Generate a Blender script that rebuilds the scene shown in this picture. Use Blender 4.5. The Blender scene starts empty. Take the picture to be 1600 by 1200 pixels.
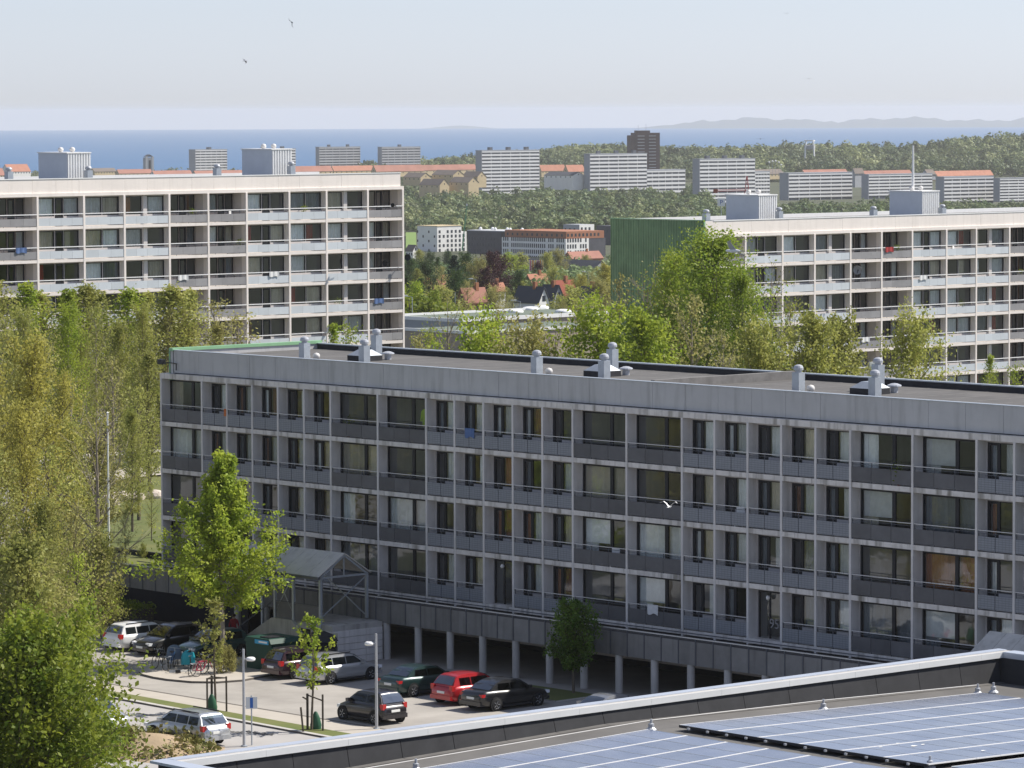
import bpy, bmesh, math, random
import numpy as np
from mathutils import Vector, Matrix

sc = bpy.context.scene
COL = sc.collection
rad = math.radians

# ------------------------------------------------------------------ camera, sky, sun, exposure
F, Y0, ROLL, H = 6440.0, 171.3, 0.004, 29.8          # focal length (photo px), eye-level row, roll, eye height above the car park
PITCH = math.atan((600 - Y0) / F)
fwd = Vector((0, math.cos(PITCH), -math.sin(PITCH)))
up0 = Vector((0, math.sin(PITCH), math.cos(PITCH)))
r0 = Vector((1, 0, 0))
right = r0 * math.cos(ROLL) - up0 * math.sin(ROLL)
up = r0 * math.sin(ROLL) + up0 * math.cos(ROLL)
EYE = Vector((0, 0, H))
cam = bpy.data.cameras.new('camera')
cam.sensor_width = 36
cam.lens = F / 1600 * 36
cam.clip_start = 1
cam.clip_end = 90000
co = bpy.data.objects.new('camera', cam)
COL.objects.link(co)
m = Matrix.Identity(4)
for i, a in enumerate((right, up, -fwd)):
    for k in range(3):
        m[k][i] = a[k]
m.translation = EYE
co.matrix_world = m
sc.camera = co

SUN_EL, SUN_AZ = 48.0, 74.0                            # azimuth clockwise from the view direction
world = bpy.data.worlds.new('World')
sc.world = world
world.use_nodes = True
wn = world.node_tree
sky = wn.nodes.new('ShaderNodeTexSky')
sky.sky_type = 'NISHITA'
sky.sun_disc = False
sky.sun_elevation = rad(SUN_EL)
sky.sun_rotation = rad(SUN_AZ)
sky.altitude = 60
sky.air_density = 1.0
sky.dust_density = 0.32
sky.ozone_density = 1.0
soft = wn.nodes.new('ShaderNodeHueSaturation')                 # hazy spring air: a paler sky
soft.inputs['Saturation'].default_value = 0.45
wn.links.new(sky.outputs[0], soft.inputs['Color'])
wbal = wn.nodes.new('ShaderNodeMix'); wbal.data_type = 'RGBA'; wbal.blend_type = 'MULTIPLY'; wbal.inputs[0].default_value = 1
wbal.inputs[7].default_value = (0.90, 0.99, 1.235, 1)              # the camera's white balance
wn.links.new(soft.outputs[0], wbal.inputs[6])
wn.links.new(wbal.outputs[2], wn.nodes['Background'].inputs[0])
wn.nodes['Background'].inputs[1].default_value = 0.086
sun = bpy.data.lights.new('sun', 'SUN')
sun.energy = 5.0
sun.angle = rad(0.5)
sun.color = (1.0, 0.95, 0.87)
so = bpy.data.objects.new('sun', sun)
COL.objects.link(so)
tosun = Vector((math.cos(rad(SUN_EL)) * math.sin(rad(SUN_AZ)), math.cos(rad(SUN_EL)) * math.cos(rad(SUN_AZ)), math.sin(rad(SUN_EL))))
so.rotation_euler = tosun.to_track_quat('Z', 'Y').to_euler()
sc.view_settings.view_transform = 'Standard'
sc.view_settings.look = 'None'
sc.view_settings.gamma = 1
sc.view_settings.exposure = 0.44
sc.view_settings.use_curve_mapping = False
sc.render.engine = 'CYCLES'
cy = sc.cycles
cy.max_bounces = 6
cy.diffuse_bounces = 3
cy.glossy_bounces = 3
cy.transmission_bounces = 4
cy.transparent_max_bounces = 16
cy.volume_bounces = 1
cy.use_denoising = True
cy.sample_clamp_indirect = 4
try:
    cy.use_adaptive_sampling = False
except Exception:
    pass

# ------------------------------------------------------------------ helpers: from the survey of the photograph to places
def ray(x, y):
    return fwd * F + right * (x - 800) + up * (600 - y)

def at(x, y, Y):                                        # a point at forward distance Y
    r = ray(x, y)
    return EYE + r * (Y / r.y)

def G(x, y, z=0.0):                                     # a point at height z
    r = ray(x, y)
    return EYE + r * ((z - H) / r.z)

# ------------------------------------------------------------------ materials
MATS = {}
def _new(name):
    mt = bpy.data.materials.new(name)
    mt.use_nodes = True
    nt = mt.node_tree
    return mt, nt, nt.nodes['Principled BSDF']

def mat(name, col, rough=0.75, var=0.12, scale=1.5, metallic=0.0, spec=0.3, streak=0.0, bump=0.0, bscale=20.0, coat=0.0, rnd=0.0, col2=None):
    mt, nt, b = _new(name)
    N, L = nt.nodes, nt.links
    c1 = col2 if col2 else tuple(max(0, c * (1 - var)) for c in col)
    c2 = col if col2 else tuple(min(1, c * (1 + var)) for c in col)
    b.inputs['Roughness'].default_value = rough
    b.inputs['Metallic'].default_value = metallic
    b.inputs['Specular IOR Level'].default_value = spec
    b.inputs['Coat Weight'].default_value = coat
    g = N.new('ShaderNodeNewGeometry')
    if var > 0 or col2:
        nz = N.new('ShaderNodeTexNoise')
        nz.inputs['Scale'].default_value = scale
        nz.inputs['Detail'].default_value = 6
        nz.inputs['Roughness'].default_value = 0.65
        L.new(g.outputs['Position'], nz.inputs['Vector'])
        rp = N.new('ShaderNodeMapRange')
        rp.inputs['From Min'].default_value = 0.3
        rp.inputs['From Max'].default_value = 0.7
        L.new(nz.outputs[0], rp.inputs[0])
        mx = N.new('ShaderNodeMix'); mx.data_type = 'RGBA'
        mx.inputs[6].default_value = (*c1, 1); mx.inputs[7].default_value = (*c2, 1)
        L.new(rp.outputs[0], mx.inputs[0])
        out = mx.outputs[2]
        if streak > 0:
            mp = N.new('ShaderNodeMapping')
            mp.inputs['Scale'].default_value = (2.6, 2.6, 0.25)
            L.new(g.outputs['Position'], mp.inputs[0])
            n2 = N.new('ShaderNodeTexNoise'); n2.inputs['Scale'].default_value = 1.0; n2.inputs['Detail'].default_value = 5
            L.new(mp.outputs[0], n2.inputs['Vector'])
            r2 = N.new('ShaderNodeMapRange')
            r2.inputs['From Min'].default_value = 0.5; r2.inputs['From Max'].default_value = 0.75
            r2.inputs['To Max'].default_value = streak
            L.new(n2.outputs[0], r2.inputs[0])
            m2 = N.new('ShaderNodeMix'); m2.data_type = 'RGBA'
            L.new(r2.outputs[0], m2.inputs[0]); L.new(out, m2.inputs[6])
            m2.inputs[7].default_value = (col[0] * .3, col[1] * .29, col[2] * .26, 1)
            out = m2.outputs[2]
        if rnd > 0:
            oi = N.new('ShaderNodeObjectInfo')
            hs = N.new('ShaderNodeHueSaturation')
            r3 = N.new('ShaderNodeMapRange')
            r3.inputs['To Min'].default_value = 1 - rnd; r3.inputs['To Max'].default_value = 1 + rnd
            L.new(oi.outputs['Random'], r3.inputs[0]); L.new(r3.outputs[0], hs.inputs['Value']); L.new(out, hs.inputs['Color'])
            out = hs.outputs[0]
        L.new(out, b.inputs['Base Color'])
    else:
        b.inputs['Base Color'].default_value = (*col, 1)
    if bump > 0:
        n3 = N.new('ShaderNodeTexNoise'); n3.inputs['Scale'].default_value = bscale; n3.inputs['Detail'].default_value = 3
        L.new(g.outputs['Position'], n3.inputs['Vector'])
        bp = N.new('ShaderNodeBump'); bp.inputs['Strength'].default_value = bump; bp.inputs['Distance'].default_value = 0.05
        L.new(n3.outputs[0], bp.inputs['Height']); L.new(bp.outputs[0], b.inputs['Normal'])
    MATS[name] = mt
    return mt

def leafmat(name, col, col2, trans=0.46, scale=0.9):
    mt, nt, b = _new(name)
    N, L = nt.nodes, nt.links
    g = N.new('ShaderNodeNewGeometry'); oi = N.new('ShaderNodeObjectInfo')
    nz = N.new('ShaderNodeTexNoise'); nz.inputs['Scale'].default_value = scale; nz.inputs['Detail'].default_value = 4
    L.new(g.outputs['Position'], nz.inputs['Vector'])
    rp = N.new('ShaderNodeMapRange'); rp.inputs['From Min'].default_value = .33; rp.inputs['From Max'].default_value = .67
    L.new(nz.outputs[0], rp.inputs[0])
    mx = N.new('ShaderNodeMix'); mx.data_type = 'RGBA'
    mx.inputs[6].default_value = (*col, 1); mx.inputs[7].default_value = (*col2, 1)
    L.new(rp.outputs[0], mx.inputs[0])
    hs = N.new('ShaderNodeHueSaturation')
    r3 = N.new('ShaderNodeMapRange'); r3.inputs['To Min'].default_value = .8; r3.inputs['To Max'].default_value = 1.2
    L.new(oi.outputs['Random'], r3.inputs[0]); L.new(r3.outputs[0], hs.inputs['Value']); L.new(mx.outputs[2], hs.inputs['Color'])
    b.inputs['Roughness'].default_value = .55
    b.inputs['Specular IOR Level'].default_value = .25
    L.new(hs.outputs[0], b.inputs['Base Color'])
    tr = N.new('ShaderNodeBsdfTranslucent')
    L.new(hs.outputs[0], tr.inputs[0])
    ms = N.new('ShaderNodeMixShader'); ms.inputs[0].default_value = trans
    L.new(b.outputs[0], ms.inputs[1]); L.new(tr.outputs[0], ms.inputs[2])
    L.new(ms.outputs[0], N['Material Output'].inputs[0])
    MATS[name] = mt
    return mt

def glassmat(name, tint=(0.88, 0.9, 0.9), base=0.085, gain=0.7):
    mt, nt, b = _new(name)
    N, L = nt.nodes, nt.links
    tr = N.new('ShaderNodeBsdfTransparent'); tr.inputs[0].default_value = (*tint, 1)
    gl = N.new('ShaderNodeBsdfGlossy'); gl.inputs['Roughness'].default_value = 0.03; gl.inputs[0].default_value = (.9, .95, 1, 1)
    g = N.new('ShaderNodeNewGeometry')
    nz = N.new('ShaderNodeTexNoise'); nz.inputs['Scale'].default_value = 0.8
    L.new(g.outputs['Position'], nz.inputs['Vector'])
    bp = N.new('ShaderNodeBump'); bp.inputs['Strength'].default_value = 0.25; bp.inputs['Distance'].default_value = 0.02
    L.new(nz.outputs[0], bp.inputs['Height']); L.new(bp.outputs[0], gl.inputs['Normal'])
    fr = N.new('ShaderNodeFresnel'); fr.inputs['IOR'].default_value = 1.5
    mr = N.new('ShaderNodeMapRange'); mr.inputs['To Min'].default_value = base; mr.inputs['To Max'].default_value = base + gain
    L.new(fr.outputs[0], mr.inputs[0])
    ms = N.new('ShaderNodeMixShader')
    L.new(mr.outputs[0], ms.inputs[0]); L.new(tr.outputs[0], ms.inputs[1]); L.new(gl.outputs[0], ms.inputs[2])
    L.new(ms.outputs[0], N['Material Output'].inputs[0])
    MATS[name] = mt
    return mt

def gridmat(name, col, line, sx, sz, rough=.6, lw=0.08):
    """sheet with a printed or woven grid, in the object's own x and z"""
    mt, nt, b = _new(name)
    N, L = nt.nodes, nt.links
    tc = N.new('ShaderNodeTexCoord'); sp = N.new('ShaderNodeSeparateXYZ'); cb = N.new('ShaderNodeCombineXYZ')
    L.new(tc.outputs['Object'], sp.inputs[0]); L.new(sp.outputs[0], cb.inputs[0]); L.new(sp.outputs[2], cb.inputs[1])
    bk = N.new('ShaderNodeTexBrick'); bk.offset = 0
    bk.inputs['Scale'].default_value = 1; bk.inputs['Brick Width'].default_value = sx; bk.inputs['Row Height'].default_value = sz
    bk.inputs['Mortar Size'].default_value = lw * sz; bk.inputs['Mortar Smooth'].default_value = 0.3
    bk.inputs['Color1'].default_value = (*col, 1); bk.inputs['Color2'].default_value = (*[c * .93 for c in col], 1); bk.inputs['Mortar'].default_value = (*line, 1)
    L.new(cb.outputs[0], bk.inputs['Vector']); L.new(bk.outputs[0], b.inputs['Base Color'])
    b.inputs['Roughness'].default_value = rough
    MATS[name] = mt
    return mt

mat('concrete', (.68, .635, .585), .85, .16, 1.2, streak=.95)
mat('fin_paint', (.66, .625, .595), .8, .08, 1.0, streak=.25)
mat('wall_paint', (.47, .445, .44), .8, .1, .7, streak=.2)
mat('fascia', (.48, .47, .46), .5, .08, .5, streak=.3)
mat('felt', (.088, .084, .08), .9, .25, .5, col2=(.135, .128, .12))
mat('felt_dark', (.035, .035, .038), .8, .2, 2)
mat('felt_seam', (.19, .18, .17), .9, .2, 2)
mat('green_steel', (.20, .305, .165), .5, .16, .5, streak=.35)
mat('green_trim', (.25, .45, .25), .5, .08, 1)
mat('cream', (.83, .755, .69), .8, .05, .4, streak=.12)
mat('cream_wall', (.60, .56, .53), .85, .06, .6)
mat('brown_wall', (.40, .35, .32), .85, .08, .6)
mat('panel_blue', (.58, .61, .63), .35, .06, .5, spec=.5, rnd=.06)
mat('panel_grey', (.30, .29, .29), .5, .1, .8, rnd=.1)
gridmat('panel_mesh', (.25, .26, .28), (.12, .125, .14), .22, .11)
mat('panel_dark', (.115, .113, .118), .5, .15, 1.2, rnd=.15)
mat('rail', (.62, .60, .57), .5, .05, 1)
mat('rail_dark', (.09, .095, .11), .5, .1, 1)
mat('galv', (.42, .45, .48), .45, .1, 3, metallic=.5)
mat('galv_light', (.44, .45, .47), .4, .06, 3, metallic=.3)
mat('white_metal', (.80, .79, .77), .5, .04, 2)
mat('frame_dark', (.022, .022, .026), .5, .1, 2)
mat('frame_brown', (.06, .035, .028), .5, .1, 2)
mat('door_panel', (.13, .14, .17), .5, .1, 2)
mat('curtain_white', (.80, .81, .79), .9, .1, 3, rnd=.3)
mat('curtain_beige', (.60, .54, .43), .9, .1, 3, rnd=.25)
mat('curtain_brown', (.30, .13, .055), .9, .15, 3, rnd=.3)
mat('curtain_grey', (.25, .27, .29), .9, .1, 3, rnd=.3)
mat('curtain_red', (.35, .05, .05), .9, .1, 3)
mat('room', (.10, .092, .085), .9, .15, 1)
glassmat('glass')
glassmat('glass_car', (.14, .16, .17), .03, .22)
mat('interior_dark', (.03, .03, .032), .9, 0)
mat('asphalt', (.40, .372, .335), .9, .1, .28, bump=.2, bscale=8, col2=(.27, .25, .225), streak=.0)
mat('asphalt_shade', (.20, .19, .18), .9, .12, .6, bump=.2, bscale=8)
mat('asphalt_patch', (.12, .115, .11), .9, .15, 3)
mat('road', (.33, .315, .30), .9, .1, .3, col2=(.40, .38, .36))
mat('path', (.40, .36, .31), .9, .06, .8, col2=(.45, .41, .355))
mat('kerb', (.44, .42, .39), .85, .12, 2)
mat('kerb_dark', (.14, .125, .11), .85, .15, 2)
mat('grass', (.10, .135, .035), .95, .2, .6, col2=(.17, .165, .06))
mat('grass_deep', (.085, .11, .03), .95, .2, .25, col2=(.15, .15, .05))
mat('sand', (.38, .285, .185), .95, .15, 1.2, bump=.5, bscale=4, col2=(.33, .25, .16))
mat('far_ground', (.055, .065, .035), .95, .2, .02, col2=(.085, .09, .05))
mat('bark', (.13, .105, .08), .9, .25, 4)
mat('bark_light', (.30, .26, .21), .9, .2, 4)
mat('twig', (.27, .23, .18), .9, .2, 4)
mat('stake', (.055, .045, .035), .85, .2, 5)
leafmat('leaf_lime', (.23, .32, .03), (.41, .46, .06))
leafmat('leaf_green', (.11, .17, .015), (.27, .30, .035))
leafmat('leaf_bright', (.19, .29, .03), (.36, .42, .06))
leafmat('leaf_mid', (.26, .285, .065), (.43, .42, .115))
leafmat('leaf_ochre', (.31, .285, .055), (.47, .43, .095))
leafmat('leaf_olive', (.29, .275, .085), (.43, .40, .14))
leafmat('leaf_dark', (.035, .075, .022), (.085, .13, .035))
leafmat('leaf_conifer', (.012, .035, .02), (.03, .06, .03), .1)
leafmat('leaf_purple', (.035, .010, .014), (.075, .022, .026), .15)
leafmat('leaf_deep', (.06, .13, .012), (.14, .23, .03), .3)
leafmat('leaf_far', (.05, .085, .028), (.13, .15, .05), .2, .05)
leafmat('leaf_far_warm', (.075, .10, .03), (.17, .175, .05), .2, .03)
leafmat('blossom', (.45, .42, .36), (.70, .68, .62), .3)
leafmat('weed', (.12, .15, .035), (.28, .23, .08), .2)

# ------------------------------------------------------------------ mesh helpers
class MB:
    def __init__(s):
        s.v = []; s.f = []; s.m = []
    def _add(s, vs, fs, m):
        o = len(s.v)
        s.v += [tuple(p) for p in vs]
        s.f += [tuple(i + o for i in q) for q in fs]
        s.m += [m] * len(fs)
        return s
    def box(s, x0, x1, y0, y1, z0, z1, m=0):
        v = [(x, y, z) for z in (z0, z1) for y in (y0, y1) for x in (x0, x1)]
        return s._add(v, [(0, 2, 3, 1), (4, 5, 7, 6), (0, 1, 5, 4), (2, 6, 7, 3), (0, 4, 6, 2), (1, 3, 7, 5)], m)
    def quad(s, a, b, c, d, m=0):
        return s._add([a, b, c, d], [(0, 1, 2, 3)], m)
    def poly(s, pts, m=0):
        return s._add(pts, [tuple(range(len(pts)))], m)
    def tube(s, p, q, r, r2=None, n=8, m=0, cap=True):
        p = Vector(p); q = Vector(q); r2 = r if r2 is None else r2
        d = (q - p)
        if d.length < 1e-6: return s
        d.normalize()
        a = d.orthogonal().normalized(); b = d.cross(a)
        v = []
        for c, rr in ((p, r), (q, r2)):
            for i in range(n):
                t = 2 * math.pi * i / n
                v.append(c + a * (math.cos(t) * rr) + b * (math.sin(t) * rr))
        f = [(i, (i + 1) % n, n + (i + 1) % n, n + i) for i in range(n)]
        if cap: f += [tuple(range(n - 1, -1, -1)), tuple(range(n, 2 * n))]
        return s._add(v, f, m)
    def bar(s, p, q, w, h, m=0):                         # a square bar between two points
        p = Vector(p); q = Vector(q); d = (q - p).normalized()
        a = d.cross(Vector((0, 0, 1)))
        a = Vector((1, 0, 0)) if a.length < 1e-4 else a.normalized()
        b = a.cross(d)
        v = [c + a * (i * w / 2) + b * (j * h / 2) for c in (p, q) for (i, j) in ((-1, -1), (1, -1), (1, 1), (-1, 1))]
        return s._add(v, [(3, 2, 1, 0), (4, 5, 6, 7), (0, 1, 5, 4), (1, 2, 6, 5), (2, 3, 7, 6), (3, 0, 4, 7)], m)
    def lathe(s, prof, n=16, c=(0, 0, 0), axis='z', m=0):
        v = []
        for r, z in prof:
            for i in range(n):
                t = 2 * math.pi * i / n
                x, y = r * math.cos(t), r * math.sin(t)
                v.append((c[0] + x, c[1] + y, c[2] + z) if axis == 'z' else (c[0] + x, c[1] + z, c[2] + y))
        f = []
        for k in range(len(prof) - 1):
            for i in range(n):
                j = (i + 1) % n
                q = (k * n + i, k * n + j, (k + 1) * n + j, (k + 1) * n + i)
                f.append(q if axis == 'z' else q[::-1])
        return s._add(v, f, m)
    def prism(s, pts, y0, y1, m=0):                       # polygon in x,z pushed along y
        n = len(pts)
        v = [(x, y0, z) for x, z in pts] + [(x, y1, z) for x, z in pts]
        f = [tuple(range(n)), tuple(range(2 * n - 1, n - 1, -1))] + [(i, n + i, n + (i + 1) % n, (i + 1) % n) for i in range(n)]
        return s._add(v, f, m)
    def mesh(s, name, mats, smooth=False):
        me = bpy.data.meshes.new(name)
        me.from_pydata(s.v, [], s.f)
        for k in (mats if isinstance(mats, (list, tuple)) else [mats]):
            me.materials.append(MATS[k] if isinstance(k, str) else k)
        me.polygons.foreach_set('material_index', s.m)
        if smooth:
            me.polygons.foreach_set('use_smooth', [True] * len(s.f))
        me.update()
        return me

def ob(name, me, parent=None, loc=(0, 0, 0), rz=0.0, scale=None):
    o = bpy.data.objects.new(name, me)
    COL.objects.link(o)
    o.location = loc
    if rz: o.rotation_euler = (0, 0, rz)
    if scale is not None: o.scale = scale if hasattr(scale, '__len__') else (scale,) * 3
    if parent is not None: o.parent = parent
    return o

def thing(name, label, cat, loc=(0, 0, 0), rz=0.0, group=None):
    o = ob(name, None, None, loc, rz)
    return tag(o, label, cat, group)

def tag(o, label, cat=None, group=None, kind=None):
    if label: o['label'] = label
    if cat: o['category'] = cat
    if group: o['group'] = group
    if kind: o['kind'] = kind
    return o

def struct(name, me, label=None, parent=None, loc=(0, 0, 0), rz=0.0):
    o = ob(name, me, parent, loc, rz)
    o['kind'] = 'structure'
    if label: o['label'] = label
    return o

def onobj(o, *names):                                     # materials that belong to this object, not to its shared mesh
    for i, k in enumerate(names):
        o.material_slots[i].link = 'OBJECT'
        o.material_slots[i].material = MATS[k] if isinstance(k, str) else k
    return o

ORD = ['first', 'second', 'third', 'fourth', 'fifth', 'sixth', 'seventh', 'eighth', 'ninth', 'tenth', 'eleventh', 'twelfth',
       'thirteenth', 'fourteenth', 'fifteenth', 'sixteenth', 'seventeenth', 'eighteenth', 'nineteenth', 'twentieth']
BO = at(251, 657.9, 244.0); BO.z = 0                     # left end of the near block, on the ground
RB, RA = rad(-48), rad(42)                                # the two directions of the estate's grid
def B(x, y, z=0.0):                                       # a point in the near block's own axes: along its front, inward, up
    c, s_ = math.cos(RB), math.sin(RB)
    return Vector((BO.x + x * c - y * s_, BO.y + x * s_ + y * c, z))

# ------------------------------------------------------------------ the setting
RE, SEA = 8.87e6, -60.0
def smooth(a, b, t):
    t = min(1, max(0, (t - a) / (b - a)))
    return t * t * (3 - 2 * t)
PY = [-400, 440, 520, 900, 1300, 1900, 2600, 3300, 5000, 6000, 6400]
PZ = [-.03, -.03, -2.5, -13.5, -26, -38.5, -41.5, -42.5, -50, -58.5, -75]
def gz(x, y):
    z = float(np.interp(y, PY, PZ))
    if y > 3300:
        u = x / y * F + 800
        amp = smooth(560, 930, u) * 19 + smooth(1250, 1620, u) * 9 + 2.0 * math.sin(u * .021) * smooth(700, 900, u)
        z += amp * math.exp(-((y - 4700) / 620.0) ** 2)
    return z
def sheet(xs, ys, zf):
    b = MB()
    n = len(xs)
    b.v = [(x, y, zf(x, y)) for y in ys for x in xs]
    b.f = [(j * n + i, j * n + i + 1, (j + 1) * n + i + 1, (j + 1) * n + i) for j in range(len(ys) - 1) for i in range(n - 1)]
    b.m = [0] * len(b.f)
    return b
xs = [-6000, -3000, -1500] + list(range(-1000, 1001, 50)) + [1500, 3000, 6000]
ys = [-400, 0, 150, 300, 440, 470, 500] + list(range(550, 2000, 75)) + list(range(2000, 6450, 110))
struct('ground', sheet(xs, ys, gz).mesh('ground', 'far_ground', True))

def seamat():
    mt, nt, b = _new('sea')
    N, L = nt.nodes, nt.links
    g = N.new('ShaderNodeNewGeometry')
    mp = N.new('ShaderNodeMapping'); mp.inputs['Scale'].default_value = (.0006, .0025, 1)
    L.new(g.outputs['Position'], mp.inputs[0])
    nz = N.new('ShaderNodeTexNoise'); nz.inputs['Scale'].default_value = 1; nz.inputs['Detail'].default_value = 6
    L.new(mp.outputs[0], nz.inputs['Vector'])
    mx = N.new('ShaderNodeMix'); mx.data_type = 'RGBA'
    mx.inputs[6].default_value = (.035, .11, .235, 1); mx.inputs[7].default_value = (.05, .14, .275, 1)
    L.new(nz.outputs[0], mx.inputs[0]); L.new(mx.outputs[2], b.inputs['Base Color'])
    b.inputs['Roughness'].default_value = .7
    b.inputs['Specular IOR Level'].default_value = .12
    MATS['sea'] = mt
seamat()
sx = [-32000, -16000, -8000, -3000, 0, 3000, 8000, 16000, 32000]
sy = [5500, 7000, 9000] + list(range(11000, 47001, 1500))
struct('sea', sheet(sx, sy, lambda x, y: SEA - (x * x + y * y) / (2 * RE)).mesh('sea', 'sea', True))

mat('far_hill', (.05, .07, .065), .95, .2, .0008)
def hills():
    b = MB()
    rng = random.Random(4)
    pts = []
    for u in range(980, 1720, 10):
        k = smooth(1020, 1110, u)
        hgt = (20 + 62 * k * (.72 + .2 * math.sin(u * .027 + 1) + .12 * math.sin(u * .071) + .10 * math.sin(u * .19)))
        if u < 1030: hgt *= smooth(980, 1040, u)
        pts.append((u, max(0.0, hgt)))
    rows = []
    for D, kk in ((29500, 0), (30300, .45), (31200, .85), (32000, 1), (33500, .55), (35000, 0)):
        row = []
        for u, hgt in pts:
            x = (u - 800) / F * D
            row.append((x, D, SEA - (x * x + D * D) / (2 * RE) - 3 + kk * hgt + (rng.uniform(-3, 3) if kk else 0)))
        rows.append(row)
    n = len(pts)
    b.v = [p for r in rows for p in r]
    b.f = [(j * n + i, j * n + i + 1, (j + 1) * n + i + 1, (j + 1) * n + i) for j in range(len(rows) - 1) for i in range(n - 1)]
    b.m = [0] * len(b.f)
    struct('hills', b.mesh('hills', 'far_hill', True), 'low hazy hills of the far shore along the horizon')
    b2 = MB()
    q = []
    for u in range(660, 860, 10):
        hgt = 30 * math.exp(-((u - 720) / 45.0) ** 2)
        q.append((u, hgt))
    rows = []
    for D, kk in ((36000, 0), (37000, 1), (38500, 0)):
        rows.append([((u - 800) / F * D, D, SEA - (D * D) / (2 * RE) - 4 + kk * hh) for u, hh in q])
    n = len(q)
    b2.v = [p for r in rows for p in r]
    b2.f = [(j * n + i, j * n + i + 1, (j + 1) * n + i + 1, (j + 1) * n + i) for j in range(2) for i in range(n - 1)]
    b2.m = [0] * len(b2.f)
    struct('island_hill', b2.mesh('island_hill', 'far_hill', True), 'faint low rise of land far out on the horizon')
hills()

# car park, road, path, verge, island
def flat(name, pts, z, mk, label=None, thick=0.0):
    b = MB()
    if thick:
        n = len(pts)
        v = [(p[0], p[1], z - thick) for p in pts] + [(p[0], p[1], z) for p in pts]
        b._add(v, [tuple(range(n, 2 * n))], 0)
        b._add(v, [(i, (i + 1) % n, n + (i + 1) % n, n + i) for i in range(n)], 1 if isinstance(mk, (list, tuple)) else 0)
    else:
        b.poly([(p[0], p[1], z) for p in pts])
    me = b.mesh(name, mk)
    bm = bmesh.new(); bm.from_mesh(me)
    bmesh.ops.recalc_face_normals(bm, faces=bm.faces)
    for fc in bm.faces:
        if not thick and fc.normal.z < 0: fc.normal_flip()
    bm.to_mesh(me); bm.free()
    return struct(name, me, label)

def line(pa, pb, t):
    a, b_ = G(*pa), G(*pb)
    return a + (b_ - a) * t
L1 = ((200, 1074), (480, 1120)); L2 = ((200, 1086), (480, 1136)); L3 = ((200, 1093.5), (480, 1145.5)); L4 = ((200, 1096), (480, 1148))
tA, tB = -1.6, 3.4
flat('car_park', [B(-14, 9), B(92, 9), line(*L1, tB), line(*L1, tA)], 0.0, 'asphalt')
flat('unseen_paving', [B(-14, -4), B(-14, -60), B(-70, -60), B(-70, -4)], -.008, 'asphalt')  # unseen paving, added to give the lower windows a tan reflection
flat('path', [line(*L1, tA), line(*L1, tB), line(*L2, tB), line(*L2, tA)], 0.012, 'path')
flat('path_edge', [line(*L1, tA) - Vector((.05, .05, 0)), line(*L1, tB) - Vector((.05, .05, 0)), line(*L1, tB) + Vector((.08, .08, 0)), line(*L1, tA) + Vector((.08, .08, 0))], 0.02, 'kerb_dark')
flat('verge', [line(*L2, tA), line(*L2, tB), line(*L3, tB), line(*L3, tA)], 0.06, 'grass', thick=.07)
flat('kerb', [line(*L3, tA), line(*L3, tB), line(*L4, tB), line(*L4, tA)], 0.075, ['kerb', 'kerb_dark'], thick=.2)
flat('road', [line(*L4, tA), line(*L4, tB), line(*L4, tB) + Vector((-22, -20, 0)), line(*L4, tA) + Vector((-22, -20, 0))], -.012, 'road')
# cracks and patches of the road surface
def crack(px, w, name='tar_patch'):
    pts = [G(*p, -.006) for p in px]
    b = MB()
    rng = random.Random(len(px) + int(px[0][0]))
    prev = None
    fine = []
    for i in range(len(pts) - 1):
        for k in range(6):
            fine.append(pts[i].lerp(pts[i + 1], k / 6) + Vector((rng.uniform(-.05, .05), rng.uniform(-.12, .12), 0)))
    for p in fine:
        ww = w * rng.uniform(.25, 1.1)
        cur = ((p.x, p.y - ww, -.004), (p.x, p.y + ww, -.004))
        if prev: b.quad(prev[0], cur[0], cur[1], prev[1])
        prev = cur
    o = struct(name, b.mesh(name, 'asphalt_patch'))
crack([(214, 1114), (230, 1117), (262, 1120), (290, 1119)], .28)
crack([(352, 1142), (372, 1144), (388, 1143), (405, 1146), (430, 1148)], .5)
isl = [(217, 1052), (222, 1056), (240, 1060.5), (262, 1064), (300, 1067.5), (340, 1068), (380, 1065), (425, 1056), (438, 1050), (432, 1036), (380, 1030), (318, 1028), (262, 1032), (228, 1042)]
flat('planting_island', [G(*p) for p in isl], .11, ['path', 'kerb_dark'], 'beige gravel island with a dark kerb holding the bicycles', thick=.12)
flat('planting_strip', [B(37, -8.2), B(43.5, -8.2), B(43.5, -5.2), B(37, -5.2)], .07, ['grass_deep', 'kerb'], thick=.08)

# raised lawn beside and behind the near block
def lawn_z(x, y):
    return 2.4
b = MB()
ls, lt = list(np.linspace(-60, -.35, 22)), list(np.linspace(-2.2, 110, 34))
rng = random.Random(2)
for t in lt:
    for s_ in ls:
        p = B(s_, t)
        b.v.append((p.x, p.y, 2.42 + .10 * math.sin(s_ * .5) * math.sin(t * .3) - .004 * max(0, t - 40)))
n = len(ls)
b.f = [(j * n + i, j * n + i + 1, (j + 1) * n + i + 1, (j + 1) * n + i) for j in range(len(lt) - 1) for i in range(n - 1)]
b.m = [0] * len(b.f)
struct('lawn', b.mesh('lawn', 'grass_deep', True), 'raised green lawn under the trees left of the near block')
b = MB().box(-60, -.35, -2.4, -2.2, -.2, 2.46)
struct('retaining_wall', b.mesh('retaining_wall', 'concrete'), None, None, BO, RB)
def ribbon(name, pts, w, z, mk, label=None):
    b = MB(); prev = None
    for i, p in enumerate(pts):
        d = (pts[min(i + 1, len(pts) - 1)] - pts[max(i - 1, 0)]).normalized()
        nn = Vector((-d.y, d.x, 0)) * (w / 2)
        cur = ((p.x + nn.x, p.y + nn.y, z), (p.x - nn.x, p.y - nn.y, z))
        if prev: b.quad(prev[1], cur[1], cur[0], prev[0])
        prev = cur
    return struct(name, b.mesh(name, mk), label)
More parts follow.
